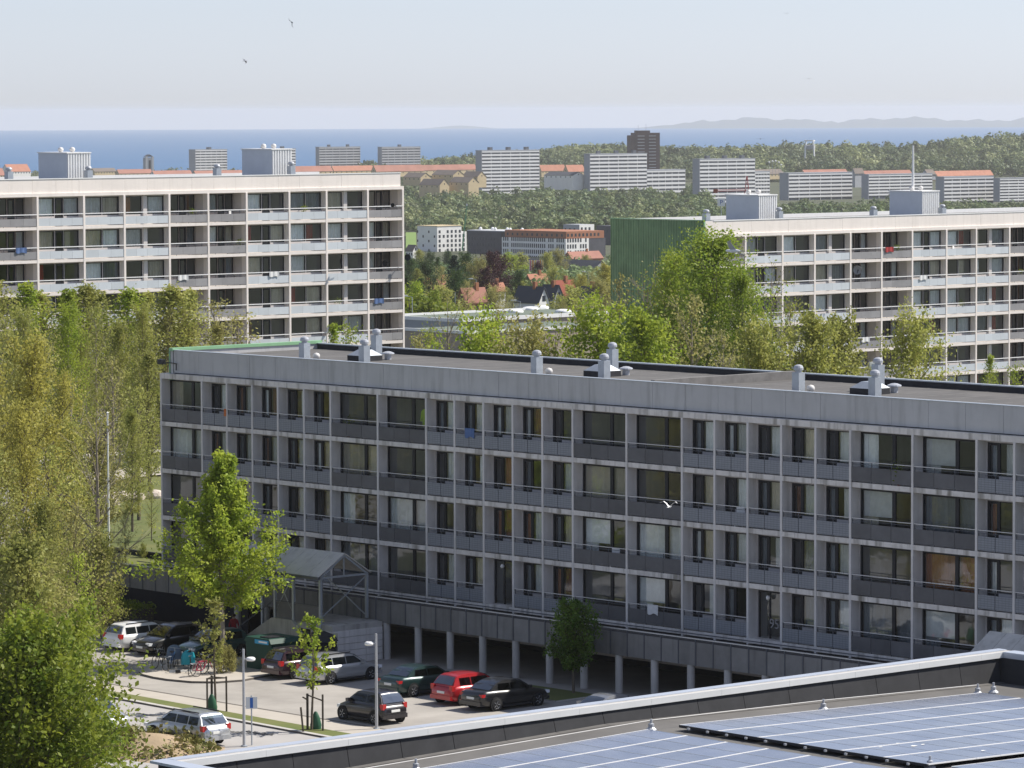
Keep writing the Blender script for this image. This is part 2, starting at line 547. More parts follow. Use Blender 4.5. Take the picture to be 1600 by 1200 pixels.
ribbon('lawn_path', [G(-60, 775, 2.4), G(60, 760, 2.4), G(150, 747, 2.4), G(205, 741, 2.4), G(300, 737, 2.4)], 7.0, 2.58, 'path', 'sandy path crossing the lawn left of the near block')

# ------------------------------------------------------------------ the near block (four storeys above a walkway)
NW, LW, ST = 2.37, 4.13, 2.8
SL = [11.43, 8.63, 5.83, 3.03]                            # floor levels, top storey first
bays = [('L', 4.0)] + [('N', NW)] * 5
for _ in range(3):
    bays += [('L', LW)] * 2 + [('N', NW)] * 5
bays += [('L', LW)] * 2
LEN = sum(w for _, w in bays)
DEP = .60                                                 # depth of the loggias
near = thing('apartment_block', 'grey four storey apartment block in shade with rows of loggias above a raised walkway', 'building', BO, RB)
BD = 11.6
def part(name, mb, mats, parent=None, loc=(0, 0, 0), smooth=False):
    return ob(name, mb.mesh(name, mats, smooth), parent, loc)
part('roof', MB().box(.86, LEN, .62, BD - .3, 15.0, 15.3), 'felt', near)
roof_near = near.children[-1]
me_seam = MB().box(-.05, .05, .7, BD - .4, 15.3, 15.312).mesh('roof_seam', 'felt_seam')
k = 2.2
rg = random.Random(1)
while k < LEN - 1:
    ob('roof_seam', me_seam, roof_near, (k, 0, 0)); k += 2.05 + rg.uniform(-.1, .1)
part('gable_wall', MB().box(-.06, -.004, .16, BD, 0, 13.97), 'green_steel', near)
part('gable_upstand', MB().box(.62, .86, .30, BD, 14.29, 15.62, 0), 'fascia', near)
part('gable_capping', MB().box(.56, .92, .24, BD + .06, 15.62, 15.80).box(.55, .615, .24, BD, 13.9, 15.62), 'green_trim', near)
part('back_upstand', MB().box(.92, LEN, BD - .3, BD, 14.6, 15.60).box(.92, LEN, BD - .34, BD + .05, 15.60, 15.66, 1), ['felt_dark', 'galv'], near)
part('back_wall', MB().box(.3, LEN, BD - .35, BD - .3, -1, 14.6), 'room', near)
part('fire_upstand', MB().box(41.2, 41.5, .7, BD - .4, 15.3, 15.75), 'felt_seam', near)
# fascia in panels with open joints
me_f = MB().box(.008, 2.392, .32, .60, 14.34, 15.66).mesh('fascia_panel', 'fascia')
k = .93
while k < LEN - .5:
    ob('fascia_panel', me_f, near, (k, rg.uniform(-.004, .004), 0)); k += 2.4
part('fascia_edge', MB().box(.62, LEN, .28, .64, 15.662, 15.70), 'galv', near)
part('fascia_backing', MB().box(.9, LEN, .42, .58, 14.29, 15.655), 'felt_dark', near)
part('top_beam', MB().box(-.05, LEN, 0.005, 1.2, 13.98, 14.285), 'concrete', near)
me_b = MB().box(-.05, LEN, -.012, 6, -.25, 0).mesh('floor_slab', 'concrete')
for z in SL:
    ob('floor_slab', me_b, near, (0, 0, z))
me_fin = MB().box(-.07, .07, .0, .72, 2.2, 13.98).box(-.06, .06, .72, 6, 2.2, 13.98).mesh('fin', 'fin_paint')
x = 0
XS = [0]
for t, w in bays:
    XS.append(XS[-1] + w)
for x in XS:
    ob('fin', me_fin, near, (x + (.07 if x == 0 else 0), -.02, 0))
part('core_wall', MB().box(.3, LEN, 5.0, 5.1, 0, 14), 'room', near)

def curtain(x0, x1, z0, z1, y, amp=.05, f=9.0):
    b = MB(); n = max(4, int((x1 - x0) * 8)); prev = None
    for i in range(n + 1):
        xx = x0 + (x1 - x0) * i / n
        yy = y + amp * math.sin(xx * f * 2.1) + amp * .5 * math.sin(xx * 23)
        cur = ((xx, yy, z0), (xx, yy, z1))
        if prev: b.quad(prev[0], cur[0], cur[1], prev[1])
        prev = cur
    return b.mesh('curtain', 'curtain_white', True)
def frame(x0, x1, z0, z1, y, w=.07, d=.09, mull=()):
    b = MB()
    b.box(x0, x0 + w, y, y + d, z0, z1).box(x1 - w, x1, y, y + d, z0, z1)
    b.box(x0 + w, x1 - w, y, y + d, z0, z0 + w).box(x0 + w, x1 - w, y, y + d, z1 - w, z1)
    for mm in mull: b.box(mm - w / 2, mm + w / 2, y + .004, y + d - .004, z0 + w, z1 - w)
    return b
CUR = ['curtain_white', 'curtain_grey', 'curtain_beige', 'curtain_brown']
HT = ST - .25
# narrow bay: glazed door at the left, window with a low breast wall at the right
nb = {}
nb['wall'] = MB().box(.07, .16, DEP, DEP + .12, 0, HT).box(.89, NW - .07, DEP, DEP + .12, 0, .82).box(.16, .89, DEP, DEP + .12, 2.42, HT).box(.89, NW - .07, DEP, DEP + .12, 2.42, HT).mesh('back_wall', 'wall_paint')
nb['door'] = frame(.16, .89, .02, 2.42, DEP + .02, .14, .08).box(.30, .75, DEP + .05, DEP + .08, .17, .75).mesh('door', ['frame_dark'])
nb['dpane'] = MB().quad((.30, DEP + .06, .75), (.75, DEP + .06, .75), (.75, DEP + .06, 2.28), (.30, DEP + .06, 2.28)).mesh('pane', 'glass')
nb['win'] = frame(.89, NW - .07, .82, 2.42, DEP + .02, .05).mesh('window', ['frame_dark'])
nb['pane'] = MB().quad((.94, DEP + .06, .87), (NW - .12, DEP + .06, .87), (NW - .12, DEP + .06, 2.37), (.94, DEP + .06, 2.37)).mesh('pane', 'glass')
nb['cur'] = curtain(.96, NW - .12, .86, 2.36, DEP + .22)
nb['curh'] = curtain(1.25, NW - .12, .86, 2.36, DEP + .22)
nb['dcur'] = curtain(.31, .74, .8, 2.25, DEP + .22, .02)
nb['panel'] = MB().box(.02, 1.09, -.005, .02, .07, .74).mesh('balcony_panel', 'panel_mesh')
nb['rail'] = MB().bar((.09, .03, 1.03), (NW - .09, .03, 1.03), .045, .035).bar((.09, .03, .89), (NW - .09, .03, .89), .022, .022, 1).mesh('handrail', ['rail', 'rail_dark'])
nb['post'] = MB().box(-.02, .02, .02, .05, 0, 1.01).mesh('rail_post', 'rail_dark')
# wide bay: large two-light window
def wide(w):
    d = {}
    x1 = w - .07
    mm = 2.35
    d['wall'] = MB().box(.07, .12, DEP, DEP + .12, 0, HT).box(.12, x1, DEP, DEP + .12, 0, .42).box(.12, x1, DEP, DEP + .12, 2.46, HT).mesh('back_wall', 'wall_paint')
    f = frame(.12, x1, .42, 2.46, DEP + .02, .09, .09)
    f.box(mm - .12, mm + .1, DEP + .015, DEP + .10, .42, 2.455)
    d['win'] = f.mesh('window', ['frame_dark'])
    d['pane'] = MB().quad((.21, DEP + .06, .51), (mm - .12, DEP + .06, .51), (mm - .12, DEP + .06, 2.37), (.21, DEP + .06, 2.37)).mesh('pane', 'glass')
    d['pane2'] = MB().quad((mm + .1, DEP + .06, .51), (x1 - .09, DEP + .06, .51), (x1 - .09, DEP + .06, 2.37), (mm + .1, DEP + .06, 2.37)).mesh('pane', 'glass')
    d['cur'] = curtain(.22, mm - .1, .45, 2.38, DEP + .24)
    d['curh'] = curtain(.22, .22 + .42 * (mm - .3), .45, 2.38, DEP + .24)
    d['cur2'] = curtain(mm, x1 - .1, .45, 2.38, DEP + .24)
    d['panel'] = MB().box(.012, (w - .16) / 3 - .012, -.005, .02, .07, .78).mesh('balcony_panel', 'panel_dark')
    d['rail'] = MB().bar((.09, .03, 1.03), (w - .09, .03, 1.03), .045, .035).bar((.09, .03, .91), (w - .09, .03, .91), .022, .022, 1).mesh('handrail', ['rail', 'rail_dark'])
    d['blind'] = MB().box(.25, mm - .16, DEP + .14, DEP + .15, 1.1, 2.37).mesh('blind', 'curtain_white')
    return d
wb = {4.0: wide(4.0), LW: wide(LW)}
ENTR = {10, 17, 24}                                           # bays that hold the stair doors at walkway level
rb = random.Random(11)
me_glassdoor = frame(.16, NW - .1, -.6, 2.42, DEP + .02, .09, .08, (.95,)).mesh('entrance_door', ['frame_dark'])
me_doorpane = MB().quad((.25, DEP + .06, -.5), (NW - .2, DEP + .06, -.5), (NW - .2, DEP + .06, 2.33), (.25, DEP + .06, 2.33)).mesh('pane', 'glass')
me_lamp = MB().lathe([(0, .12), (.07, .10), (.11, .03), (.11, -.03), (.07, -.10), (0, -.12)], 12).mesh('globe_lamp', 'white_metal', True)
for fi, z in enumerate(SL):
    for bi, (t, w) in enumerate(bays):
        x = XS[bi]
        if t == 'N':
            if fi == 3 and bi in ENTR:
                d_ = ob('entrance_door', me_glassdoor, near, (x, 0, z)); ob('pane', me_doorpane, d_)
                ob('globe_lamp', me_lamp, near, (x + 1.0, .45, z + 2.1))
                ob('door_surround', MB().box(.07, .16, DEP, DEP + .12, -.6, HT).box(.16, NW - .07, DEP, DEP + .12, 2.42, HT).mesh('door_surround', 'wall_paint'), near, (x, 0, z))
                continue
            ob('back_wall', nb['wall'], near, (x, 0, z))
            dr = ob('door', nb['door'], near, (x, 0, z))
            ob('pane', nb['dpane'], dr)
            if rb.random() < .6:
                onobj(ob('curtain', nb['dcur'], dr), rb.choice(['curtain_grey', 'curtain_grey', 'curtain_white', 'curtain_grey', 'curtain_brown']))
            wn_ = ob('window', nb['win'], near, (x, 0, z))
            ob('pane', nb['pane'], wn_)
            q = rb.random()
            if q < .82:
                onobj(ob('curtain', nb['cur'] if q < .66 else nb['curh'], wn_), rb.choice(['curtain_white'] * 5 + ['curtain_grey', 'curtain_beige', 'curtain_beige', 'curtain_brown']))
            for k in (.07, 1.19):
                ob('balcony_panel', nb['panel'], near, (x + k + .01, 0, z))
            ob('handrail', nb['rail'], near, (x, 0, z))
            for k in (.12, 1.18, NW - .12):
                ob('rail_post', nb['post'], near, (x + k, 0, z))
        else:
            d = wb[w]
            ob('back_wall', d['wall'], near, (x, 0, z))
            wn_ = ob('window', d['win'], near, (x, 0, z))
            ob('pane', d['pane'], wn_); ob('pane', d['pane2'], wn_)
            q = rb.random(); ck = rb.choice(['curtain_white'] * 4 + ['curtain_grey', 'curtain_grey', 'curtain_grey', 'curtain_beige', 'curtain_beige'])
            if (fi, bi) == (2, len(XS) - 100): ck = 'curtain_brown'
            if fi == 2 and bi == 21: ck, q = 'curtain_brown', .1
            if q < .2:
                onobj(ob('curtain', d['cur'], wn_), ck); onobj(ob('curtain', d['cur2'], wn_), ck)
            elif q < .62:
                onobj(ob('curtain', d['curh'], wn_), ck)
                if rb.random() < .5: onobj(ob('blind', d['blind'], wn_), 'curtain_white')
            pw = (w - .16) / 3
            for k in range(3):
                ob('balcony_panel', d['panel'], near, (x + .08 + k * pw, 0, z))
            ob('handrail', d['rail'], near, (x, 0, z))
            for k in (.12, .08 + pw, .08 + 2 * pw, w - .12):
                ob('rail_post', nb['post'], near, (x + k, 0, z))
# the house number on the glass of the second stair door
def letters(txt, size, parent, loc, mk, rot=(math.pi / 2, 0, 0), name='house_number'):
    cu = bpy.data.curves.new(name, 'FONT')
    cu.body = txt; cu.size = size; cu.extrude = .004; cu.align_x = 'CENTER'
    o = bpy.data.objects.new(name, cu); COL.objects.link(o)
    me = bpy.data.meshes.new_from_object(o.evaluated_get(bpy.context.evaluated_depsgraph_get()))
    bpy.data.objects.remove(o)
    me.materials.clear(); me.materials.append(MATS[mk])
    t = ob(name, me, parent, loc); t.rotation_euler = rot
    return t
letters('95', .7, near, (XS[17] + 1.3, DEP + .0, SL[3] + .55), 'panel_grey')
# a small camera mast on the corner, an orange cloth on a rail
part('camera_bracket', MB().bar((1.3, .2, 14.5), (1.3, .2, 14.9), .05, .05).bar((1.3, .2, 14.9), (.1, .2, 14.95), .05, .05).box(-.35, .1, .05, .35, 14.8, 15.1), 'frame_dark', near)
mat('orange_cloth', (.55, .16, .05), .9, .1, 3)
part('hanging_cloth', MB().box(6.15, 6.34, -.05, .0, SL[0] + .62, SL[0] + 1.05), 'orange_cloth', near)
# roof furniture, once per stair
def flue(h, w=.47):
    b = MB().box(-w / 2, w / 2, -w / 2, w / 2, 0, h, 0)
    b.lathe([(w * .36, h), (w * .36, h + .10), (w * .55, h + .11), (w * .55, h + .22), (w * .46, h + .32), (w * .2, h + .38), (0, h + .39)], 14, m=1)
    return b.mesh('roof_flue', ['galv', 'galv_light'])
mf, mf2 = flue(1.0), flue(1.35)
me_mush = MB().lathe([(.2, 0), (.2, .32), (.38, .34), (.36, .40), (.16, .48), (0, .5)], 14).mesh('roof_vent', 'galv_light', False)
me_ball = MB().lathe([(.1, 0), (.19, .08), (.22, .2), (.17, .32), (0, .38)], 12).mesh('vent_dome', 'rail', True)
me_sky = MB()
me_sky.box(-.85, .85, -.85, .85, 0, .42, 0)
me_sky._add([(-.85, -.85, .42), (.85, -.85, .42), (.85, .85, .42), (-.85, .85, .42), (-.35, -.35, .85), (.35, -.35, .85), (.35, .35, .85), (-.35, .35, .85)],
            [(0, 1, 5, 4), (1, 2, 6, 5), (2, 3, 7, 6), (3, 0, 4, 7), (4, 5, 6, 7)], 1)
me_sky = me_sky.mesh('skylight', ['felt_dark', 'galv'])
for k in range(4):
    o = 8.9 + 20.1 * k - (.25 if k > 1 else 0)
    ob('roof_flue', mf, near, (o, 3.8, 15.3), rg.uniform(-.05, .05), (1, 1, rg.uniform(.92, 1.08)))
    ob('vent_dome', me_ball, near, (o + .1, 4.6, 15.3))
    ob('roof_flue', mf, near, (o + 4.95, 4.2, 15.3))
    ob('skylight', me_sky, near, (o + 3.2, 5.7, 15.3), 0, (.85, .85, .75))
    ob('roof_flue', mf2, near, (o + 2.0, 7.6, 15.3))
    ob('roof_vent', me_mush, near, (o + 3.5, 7.2, 15.3))

# ------------------------------------------------------------------ the raised walkway with its columns and stair
mat('deck_panel', (.21, .205, .20), .8, .14, 1.0, streak=.4, rnd=.12)
mat('column_paint', (.48, .46, .44), .8, .1, 1.0, streak=.3)
wk = thing('raised_walkway', 'raised concrete walkway on round columns along the foot of the near block', 'walkway', BO, RB)
part('deck', MB().box(-14, LEN, -3.9, -.02, 2.02, 2.28), 'concrete', wk)
part('soffit_beam', MB().box(-9, LEN, -1.2, -.9, 1.35, 2.02), 'brown_wall', wk)
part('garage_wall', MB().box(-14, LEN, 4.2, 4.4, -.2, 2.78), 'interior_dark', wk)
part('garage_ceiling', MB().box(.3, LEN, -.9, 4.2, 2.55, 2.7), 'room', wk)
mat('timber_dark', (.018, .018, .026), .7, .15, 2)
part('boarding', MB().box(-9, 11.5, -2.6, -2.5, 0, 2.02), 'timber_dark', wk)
me_p = MB().box(.03, 1.21, -3.96, -3.90, 2.0, 3.18).mesh('parapet_panel', 'deck_panel')
me_q = MB().box(-.03, .03, -3.99, -3.93, 2.0, 3.32).mesh('rail_post', 'rail_dark')
k = -14.0
while k < LEN - 1.3:
    ob('parapet_panel', me_p, wk, (k, 0, 0)); ob('rail_post', me_q, wk, (k, 0, 0)); k += 1.24
part('handrail', MB().bar((-14, -3.96, 3.36), (LEN, -3.96, 3.36), .05, .05), 'rail', wk)
part('inner_rail', MB().bar((-2, -.35, 2.95), (LEN, -.35, 2.95), .04, .04).bar((-2, -.35, 2.65), (LEN, -.35, 2.65), .03, .03), 'rail_dark', wk)
me_c = MB().tube((0, 0, 0), (0, 0, 2.02), .2, n=14, cap=False).mesh('column', 'column_paint', True)
k = 12.0
while k < LEN - 1:
    ob('column', me_c, wk, (k, -3.75, 0)); k += 2.62

st = thing('covered_stair', 'concrete outdoor stair under a gabled grey metal canopy beside the walkway', 'stair', BO, RB)
def roofplane(b, x0, x1, ya, za, yb, zb, t, m=0):
    v = [(x, y, z - dz) for dz in (t, 0) for (x, y, z) in ((x0, ya, za), (x1, ya, za), (x1, yb, zb), (x0, yb, zb))]
    b._add(v, [(3, 2, 1, 0), (4, 5, 6, 7), (0, 1, 5, 4), (1, 2, 6, 5), (2, 3, 7, 6), (3, 0, 4, 7)], m)
mat('canopy_metal', (.50, .475, .43), .6, .1, .7, streak=.3)
me_sheet = MB(); roofplane(me_sheet, 0.012, 1.05, -7.75, 4.72, -5.92, 5.88, .06); me_sheet = me_sheet.mesh('roof_sheet', 'canopy_metal')
me_sheet2 = MB(); roofplane(me_sheet2, 0.012, 1.05, -4.05, 4.72, -5.9, 5.88, .06); me_sheet2 = me_sheet2.mesh('roof_sheet', 'canopy_metal')
for k in range(9):
    ob('roof_sheet', me_sheet, st, (14.6 + k * 1.062, 0, 0)); ob('roof_sheet', me_sheet2, st, (14.6 + k * 1.062, 0, 0))
part('gutter', MB().box(14.5, 24.2, -7.86, -7.72, 4.55, 4.70), 'rail_dark', st)
part('gable_frame', MB().bar((24.05, -7.6, 4.6), (24.05, -5.9, 5.75), .1, .1).bar((24.05, -4.2, 4.6), (24.05, -5.9, 5.75), .1, .1).bar((24.05, -7.6, 4.62), (24.05, -4.2, 4.62), .1, .1).bar((24.05, -5.9, 4.6), (24.05, -5.9, 5.7), .06, .06), 'galv', st)
for (x, y, z0) in ((14.9, -7.5, 0), (20.1, -7.5, 2.15), (21.7, -7.5, 2.1), (24.0, -7.5, 0), (24.0, -4.25, 2.2), (14.9, -4.25, 0), (20.1, -4.25, 2.2)):
    part('post', MB().box(x - .07, x + .07, y - .07, y + .07, z0, 4.62), 'galv', st)
part('bracing', MB().bar((24.0, -7.4, 2.5), (24.0, -4.3, 4.5), .05, .05).bar((20.2, -7.5, 2.6), (21.6, -7.5, 4.5), .04, .04).bar((20.2, -7.5, 4.5), (21.6, -7.5, 2.6), .04, .04).bar((20.2, -4.3, 4.4), (23.9, -4.3, 2.4), .05, .05), 'galv', st)
mat('stair_concrete', (.42, .40, .37), .85, .12, 1.4, streak=.6)
b = MB().prism([(16.6, -.05), (16.6, .35), (20.0, 2.15), (21.75, 2.15), (23.5, .5), (23.5, -.05)], -7.7, -7.45)
part('side_wall', b, 'stair_concrete', st)
part('landing', MB().box(20.0, 24.6, -7.45, -3.98, 1.75, 2.1), 'stair_concrete', st)
me_st = MB().box(0, .34, -7.45, -4.2, -.18, 0).mesh('step', 'stair_concrete')
for k in range(10):
    ob('step', me_st, st, (19.66 - k * .34, 0, 2.1 - (k + 1) * .19))
b = MB()
for r in range(5):
    z0 = r * .36
    me_blk = MB().box(.01, 1.17, -.0, .06, .012, .348).mesh('block', 'fin_paint')
    for k in range(2):
        ob('block', me_blk, st, (23.0 + k * 1.18 - (.35 if r % 2 else 0) + .2, -7.58 + (.0), z0))
    me_blk2 = MB().box(0, .06, .01, 1.15, .012, .348).mesh('block', 'fin_paint')
    for k in range(3):
        ob('block', me_blk2, st, (25.0, -7.5 + k * 1.16, z0))
part('block_core', MB().box(23.1, 25.0, -7.5, -3.98, 0, 2.08), 'stair_concrete', st)
part('handrail', MB().bar((23.9, -7.62, 1.9), (25.6, -7.62, .6), .05, .05).bar((16.8, -7.5, 1.3), (20.0, -7.5, 3.1), .05, .05).bar((20, -7.5, 3.1), (24, -7.5, 3.1), .05, .05), 'rail_dark', st)
part('rail_mesh', MB().box(20.2, 23.9, -7.52, -7.50, 2.15, 3.05), 'panel_dark', st)
# a second canopy further along, only its roof shows above the foreground building
st2 = thing('stair_canopy', 'grey metal canopy roof just behind the corner of the solar panel roof', 'canopy', B(55.8, 0), RB)
for k in range(9):
    ob('roof_sheet', me_sheet, st2, (14.6 + k * 1.062, 0, 0)); ob('roof_sheet', me_sheet2, st2, (14.6 + k * 1.062, 0, 0))
for (x, y) in ((14.9, -7.5), (24.0, -7.5), (24.0, -4.25), (14.9, -4.25)):
    part('post', MB().box(x - .07, x + .07, y - .07, y + .07, 0, 4.62), 'galv', st2)

# ------------------------------------------------------------------ the two cream eight-storey blocks
mat('hut_white', (.76, .76, .75), .6, .04, 1)
mat('hut_shade', (.62, .65, .69), .6, .05, 1)  # grey-blue copy of the hut white, with the side's shade put into it
def tall_block(name, label, org, ztop, types, W, first, nstor, seed, gable_green, huts, flues, mast=None, gx=0.0):
    """org: left end of the front in plan; ztop: floor level of the top storey"""
    root = thing(name, label, 'building', (org.x, org.y, 0), RA)
    rg = random.Random(seed)
    xs = [0.0]
    for t in types: xs.append(xs[-1] + W[t])
    Ln = xs[-1]
    dep = 12.4
    zb = ztop - ST * (nstor - 1)
    top = ztop + ST
    part('roof', MB().box(.2, Ln - .2, .5, dep - .3, top + .6, top + .9), 'felt', root)
    part('parapet_back', MB().box(.0, Ln, dep - .3, dep, top - .2, top + 1.25), 'white_metal', root)
    nP = int((Ln - .6) / 2.42)
    me_pp = MB().box(.006, 2.414, .10, .42, top + .04, top + 1.22).mesh('parapet_panel', 'cream')
    for k in range(nP):
        ob('parapet_panel', me_pp, root, (.3 + k * 2.42, rg.uniform(-.004, .004), 0))
    part('parapet_end', MB().box(.3 + nP * 2.42 + .006, Ln - .3, .10, .42, top + .04, top + 1.22), 'cream', root)
    part('parapet_capping', MB().box(.25, Ln - .25, .06, .46, top + 1.22, top + 1.29), 'white_metal', root)
    part('top_beam', MB().box(0, Ln, 0, 2.2, top - .25, top + .04), 'cream', root)
    me_s = MB().box(0, Ln, -.012, 6.5, -.26, 0).mesh('floor_slab', 'cream')
    for k in range(nstor):
        ob('floor_slab', me_s, root, (0, 0, ztop - ST * k))
    me_c = MB().box(-.1, .1, -.03, .62, zb - 1, top - .25).mesh('column', 'cream')
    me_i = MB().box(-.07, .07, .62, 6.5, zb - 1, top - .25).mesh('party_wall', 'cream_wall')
    for i, x in enumerate(xs):
        xx = x + (.1 if i == 0 else -.1 if i == len(xs) - 1 else 0)
        ob('column', me_c, root, (xx, 0, 0)); ob('party_wall', me_i, root, (xx, 0, 0))
    part('core_wall', MB().box(.2, Ln - .2, 6.2, 6.4, zb - 1, top), 'room', root)
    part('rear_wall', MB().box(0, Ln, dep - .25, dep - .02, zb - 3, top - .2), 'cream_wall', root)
    # gables
    if gable_green:
        part('end_wall', MB().box(-gx, -.001, .03, 1.6, zb - 1, top - .26), 'wall_paint', root)
        part('end_parapet', MB().box(-gx + .02, .294, .10, .42, top - .24, top + 1.22), 'cream', root)
        b = MB(); n = 74; prev = None
        for i in range(n * 2 + 1):
            yy = .05 + (dep - .1) * i / (n * 2)
            off = -.10 if (i // 2) % 2 else -.04
            off = -.11 if i % 4 in (0, 1) else -.03
            cur = ((off - gx, yy, zb - 3), (off - gx, yy, top + 1.28))
            if prev: b.quad(prev[0], prev[1], cur[1], cur[0])
            prev = cur
        b.box(-.02 - gx, .09 - gx, .04, dep, zb - 3, top + 1.25)
        part('gable_cladding', b, 'green_steel', root)
        for zj in (top - 5.2, top - 11.4): part('cladding_joint', MB().box(-.125 - gx, -.10 - gx, .05, dep - .05, zj, zj + .07), 'green_trim', root)
        part('gable_trim', MB().box(-.16 - gx, .02 - gx, .04, dep + .05, top + 1.29, top + 1.36).box(-.16 - gx, .0 - gx, -.04, .035, zb - 3, top + 1.28), 'green_trim', root)
    else:
        part('gable_wall', MB().box(-.06, .0, .04, dep, zb - 3, top + .02), 'cream_wall', root)
    part('gable_wall', MB().box(Ln, Ln + .06, .04, dep, zb - 3, top + .02), 'cream', root)
    proto = {}
    for t, w in W.items():
        d = {}; dp = 1.7 if t == 'd' else .60
        x0, x1 = .1, w - .1
        hz = ST - .26
        if t == 'a': wins = [(.12, 2.15), (3.14, 4.68)]; door = (2.2, 3.1)
        elif t == 'b': wins = [(.12, 2.3), (2.35, 4.14)]; door = None
        elif t == 'c': wins = [(.12, 2.3), (2.88, 4.68)]; door = None
        else: wins = [(.5, 2.3), (3.16, 4.05)]; door = (2.34, 3.12)
        s_ = w / {'a': 4.84, 'b': 4.28, 'c': 4.84, 'd': 4.27}[t]
        wins = [(a * s_, b_ * s_) for a, b_ in wins]; door = tuple(v * s_ for v in door) if door else None
        wm = MB()
        cur_x = x0
        for (a, b_) in sorted(wins + ([door] if door else [])):
            if a - cur_x > .01: wm.box(cur_x, a, dp, dp + .12, 0, hz)
            isd = door and a == door[0]
            wm.box(a, b_, dp, dp + .12, 2.42, hz)
            if not isd: wm.box(a, b_, dp, dp + .12, 0, .86)
            cur_x = b_
        wm.box(cur_x, x1, dp, dp + .12, 0, hz)
        if t == 'c': wm.box(wins[0][1] + .08, wins[1][0] - .08, dp - .12, dp, 0, hz)
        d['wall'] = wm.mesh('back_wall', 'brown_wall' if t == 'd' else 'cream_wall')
        d['wins'] = []
        for (a, b_) in wins:
            d['wins'].append((frame(a, b_, .86, 2.42, dp + .02, .07, .08).mesh('window', ['frame_dark']),
                              MB().quad((a + .07, dp + .06, .93), (b_ - .07, dp + .06, .93), (b_ - .07, dp + .06, 2.35), (a + .07, dp + .06, 2.35)).mesh('pane', 'glass'),
                              curtain(a + .05, b_ - .05, .88, 2.36, dp + .2), curtain(a + .05, a + .5 * (b_ - a), .88, 2.36, dp + .2)))
        if door:
            a, b_ = door
            d['door'] = (frame(a, b_, .02, 2.42, dp + .02, .16, .08).box(a + .16, b_ - .16, dp + .04, dp + .07, .18, .9).mesh('door', ['frame_dark']),
                         MB().quad((a + .16, dp + .06, .9), (b_ - .16, dp + .06, .9), (b_ - .16, dp + .06, 2.26), (a + .16, dp + .06, 2.26)).mesh('pane', 'glass'))
        npan = 4 if t in 'ac' else 3
        pw = (x1 - x0) / npan
        d['np'], d['pw'] = npan, pw
        d['panel'] = MB().box(.008, pw - .008, .0, .025, .06, .72).mesh('balcony_panel', 'panel_grey' if t == 'd' else 'panel_blue')
        d['rail'] = MB().bar((x0, .0, 1.05), (x1 - .02, .0, 1.05), .08, .075).mesh('handrail', 'white_metal')
        d['br'] = MB().box(-.02, .02, .03, .06, .0, 1.01).mesh('rail_post', 'rail_dark')
        d['bar'] = MB().bar((x0, .02, .88), (x1, .02, .88), .03, .03).mesh('rail_bar', 'rail_dark')
        proto[t] = d
    for k in range(nstor - 1 if nstor > 6 else nstor):
        z = ztop - ST * k
        for bi, t in enumerate(types):
            d = proto[t]; x = xs[bi]
            ob('back_wall', d['wall'], root, (x, 0, z))
            for (fm, pm, cm, ch) in d['wins']:
                w_ = ob('window', fm, root, (x, 0, z)); ob('pane', pm, w_)
                q = rg.random()
                if q < .45: onobj(ob('curtain', cm, w_), rg.choice(['curtain_white', 'curtain_white', 'curtain_white', 'curtain_grey', 'curtain_beige']))
                elif q < .62: onobj(ob('curtain', ch, w_), rg.choice(['curtain_white', 'curtain_beige', 'curtain_brown', 'curtain_red']))
            if 'door' in d:
                dd = ob('door', d['door'][0], root, (x, 0, z)); ob('pane', d['door'][1], dd)
            for j in range(d['np']):
                ob('balcony_panel', d['panel'], root, (x + .1 + j * d['pw'], 0, z))
                if t == 'd': ob('rail_post', d['br'], root, (x + .1 + (j + .5) * d['pw'], 0, z))
            ob('handrail', d['rail'], root, (x, 0, z))
            if t == 'd': ob('rail_bar', d['bar'], root, (x, 0, z))
    # roof huts with ribbed cladding, flues with domed caps
    for (hx, hy, wx, wy, hh) in huts:
        z0 = top + .9
        b = MB().box(hx + .02, hx + wx - .02, hy + .02, hy + wy - .02, z0, z0 + hh)
        hut = part('lift_housing', b, 'hut_white', root)
        rib = MB().box(0, .13, -.06, .02, z0, z0 + hh).mesh('rib', 'hut_white')
        n = int(wx / .26)
        for j in range(n):
            ob('rib', rib, hut, (hx + .04 + j * (wx - .14) / (n - 1), hy, 0))
        part('hut_side', MB().box(hx - .02, hx + .02, hy - .02, hy + wy, z0, z0 + hh), 'hut_shade', hut)
        part('hut_roof', MB().box(hx - .1, hx + wx + .1, hy - .1, hy + wy + .1, z0 + hh, z0 + hh + .10), 'white_metal', hut)
        for (fx, fy) in ((.35, .5), (.8, .45)):
            ob('vent_dome', me_ball, hut, (hx + wx * fx, hy + wy * fy, z0 + hh + .1), 0, 1.15)
    for fx, fy, hh in flues:
        ob('roof_flue', mf, root, (fx, fy, top + .9), 0, (1.15, 1.15, hh))
    if mast:
        part('flag_mast', MB().tube((mast[0], mast[1], top + .9), (mast[0], mast[1], top + .9 + mast[2]), .16, .09, 8), 'white_metal', root)
    return root, xs, top

WA = {'a': 4.84, 'b': 4.28, 'c': 4.84, 'd': 4.27}
typA = list('abcdd') + list('abcdd') + list('abcd')        # from left to right, the last bay is the end bay in view
# left block: its right-hand column stands at photo column 631
ea = at(631, 339.5, 376.1)
LA = sum(WA[t] for t in typA)
ua = Vector((math.cos(RA), math.sin(RA), 0))
orgA = ea - ua * LA

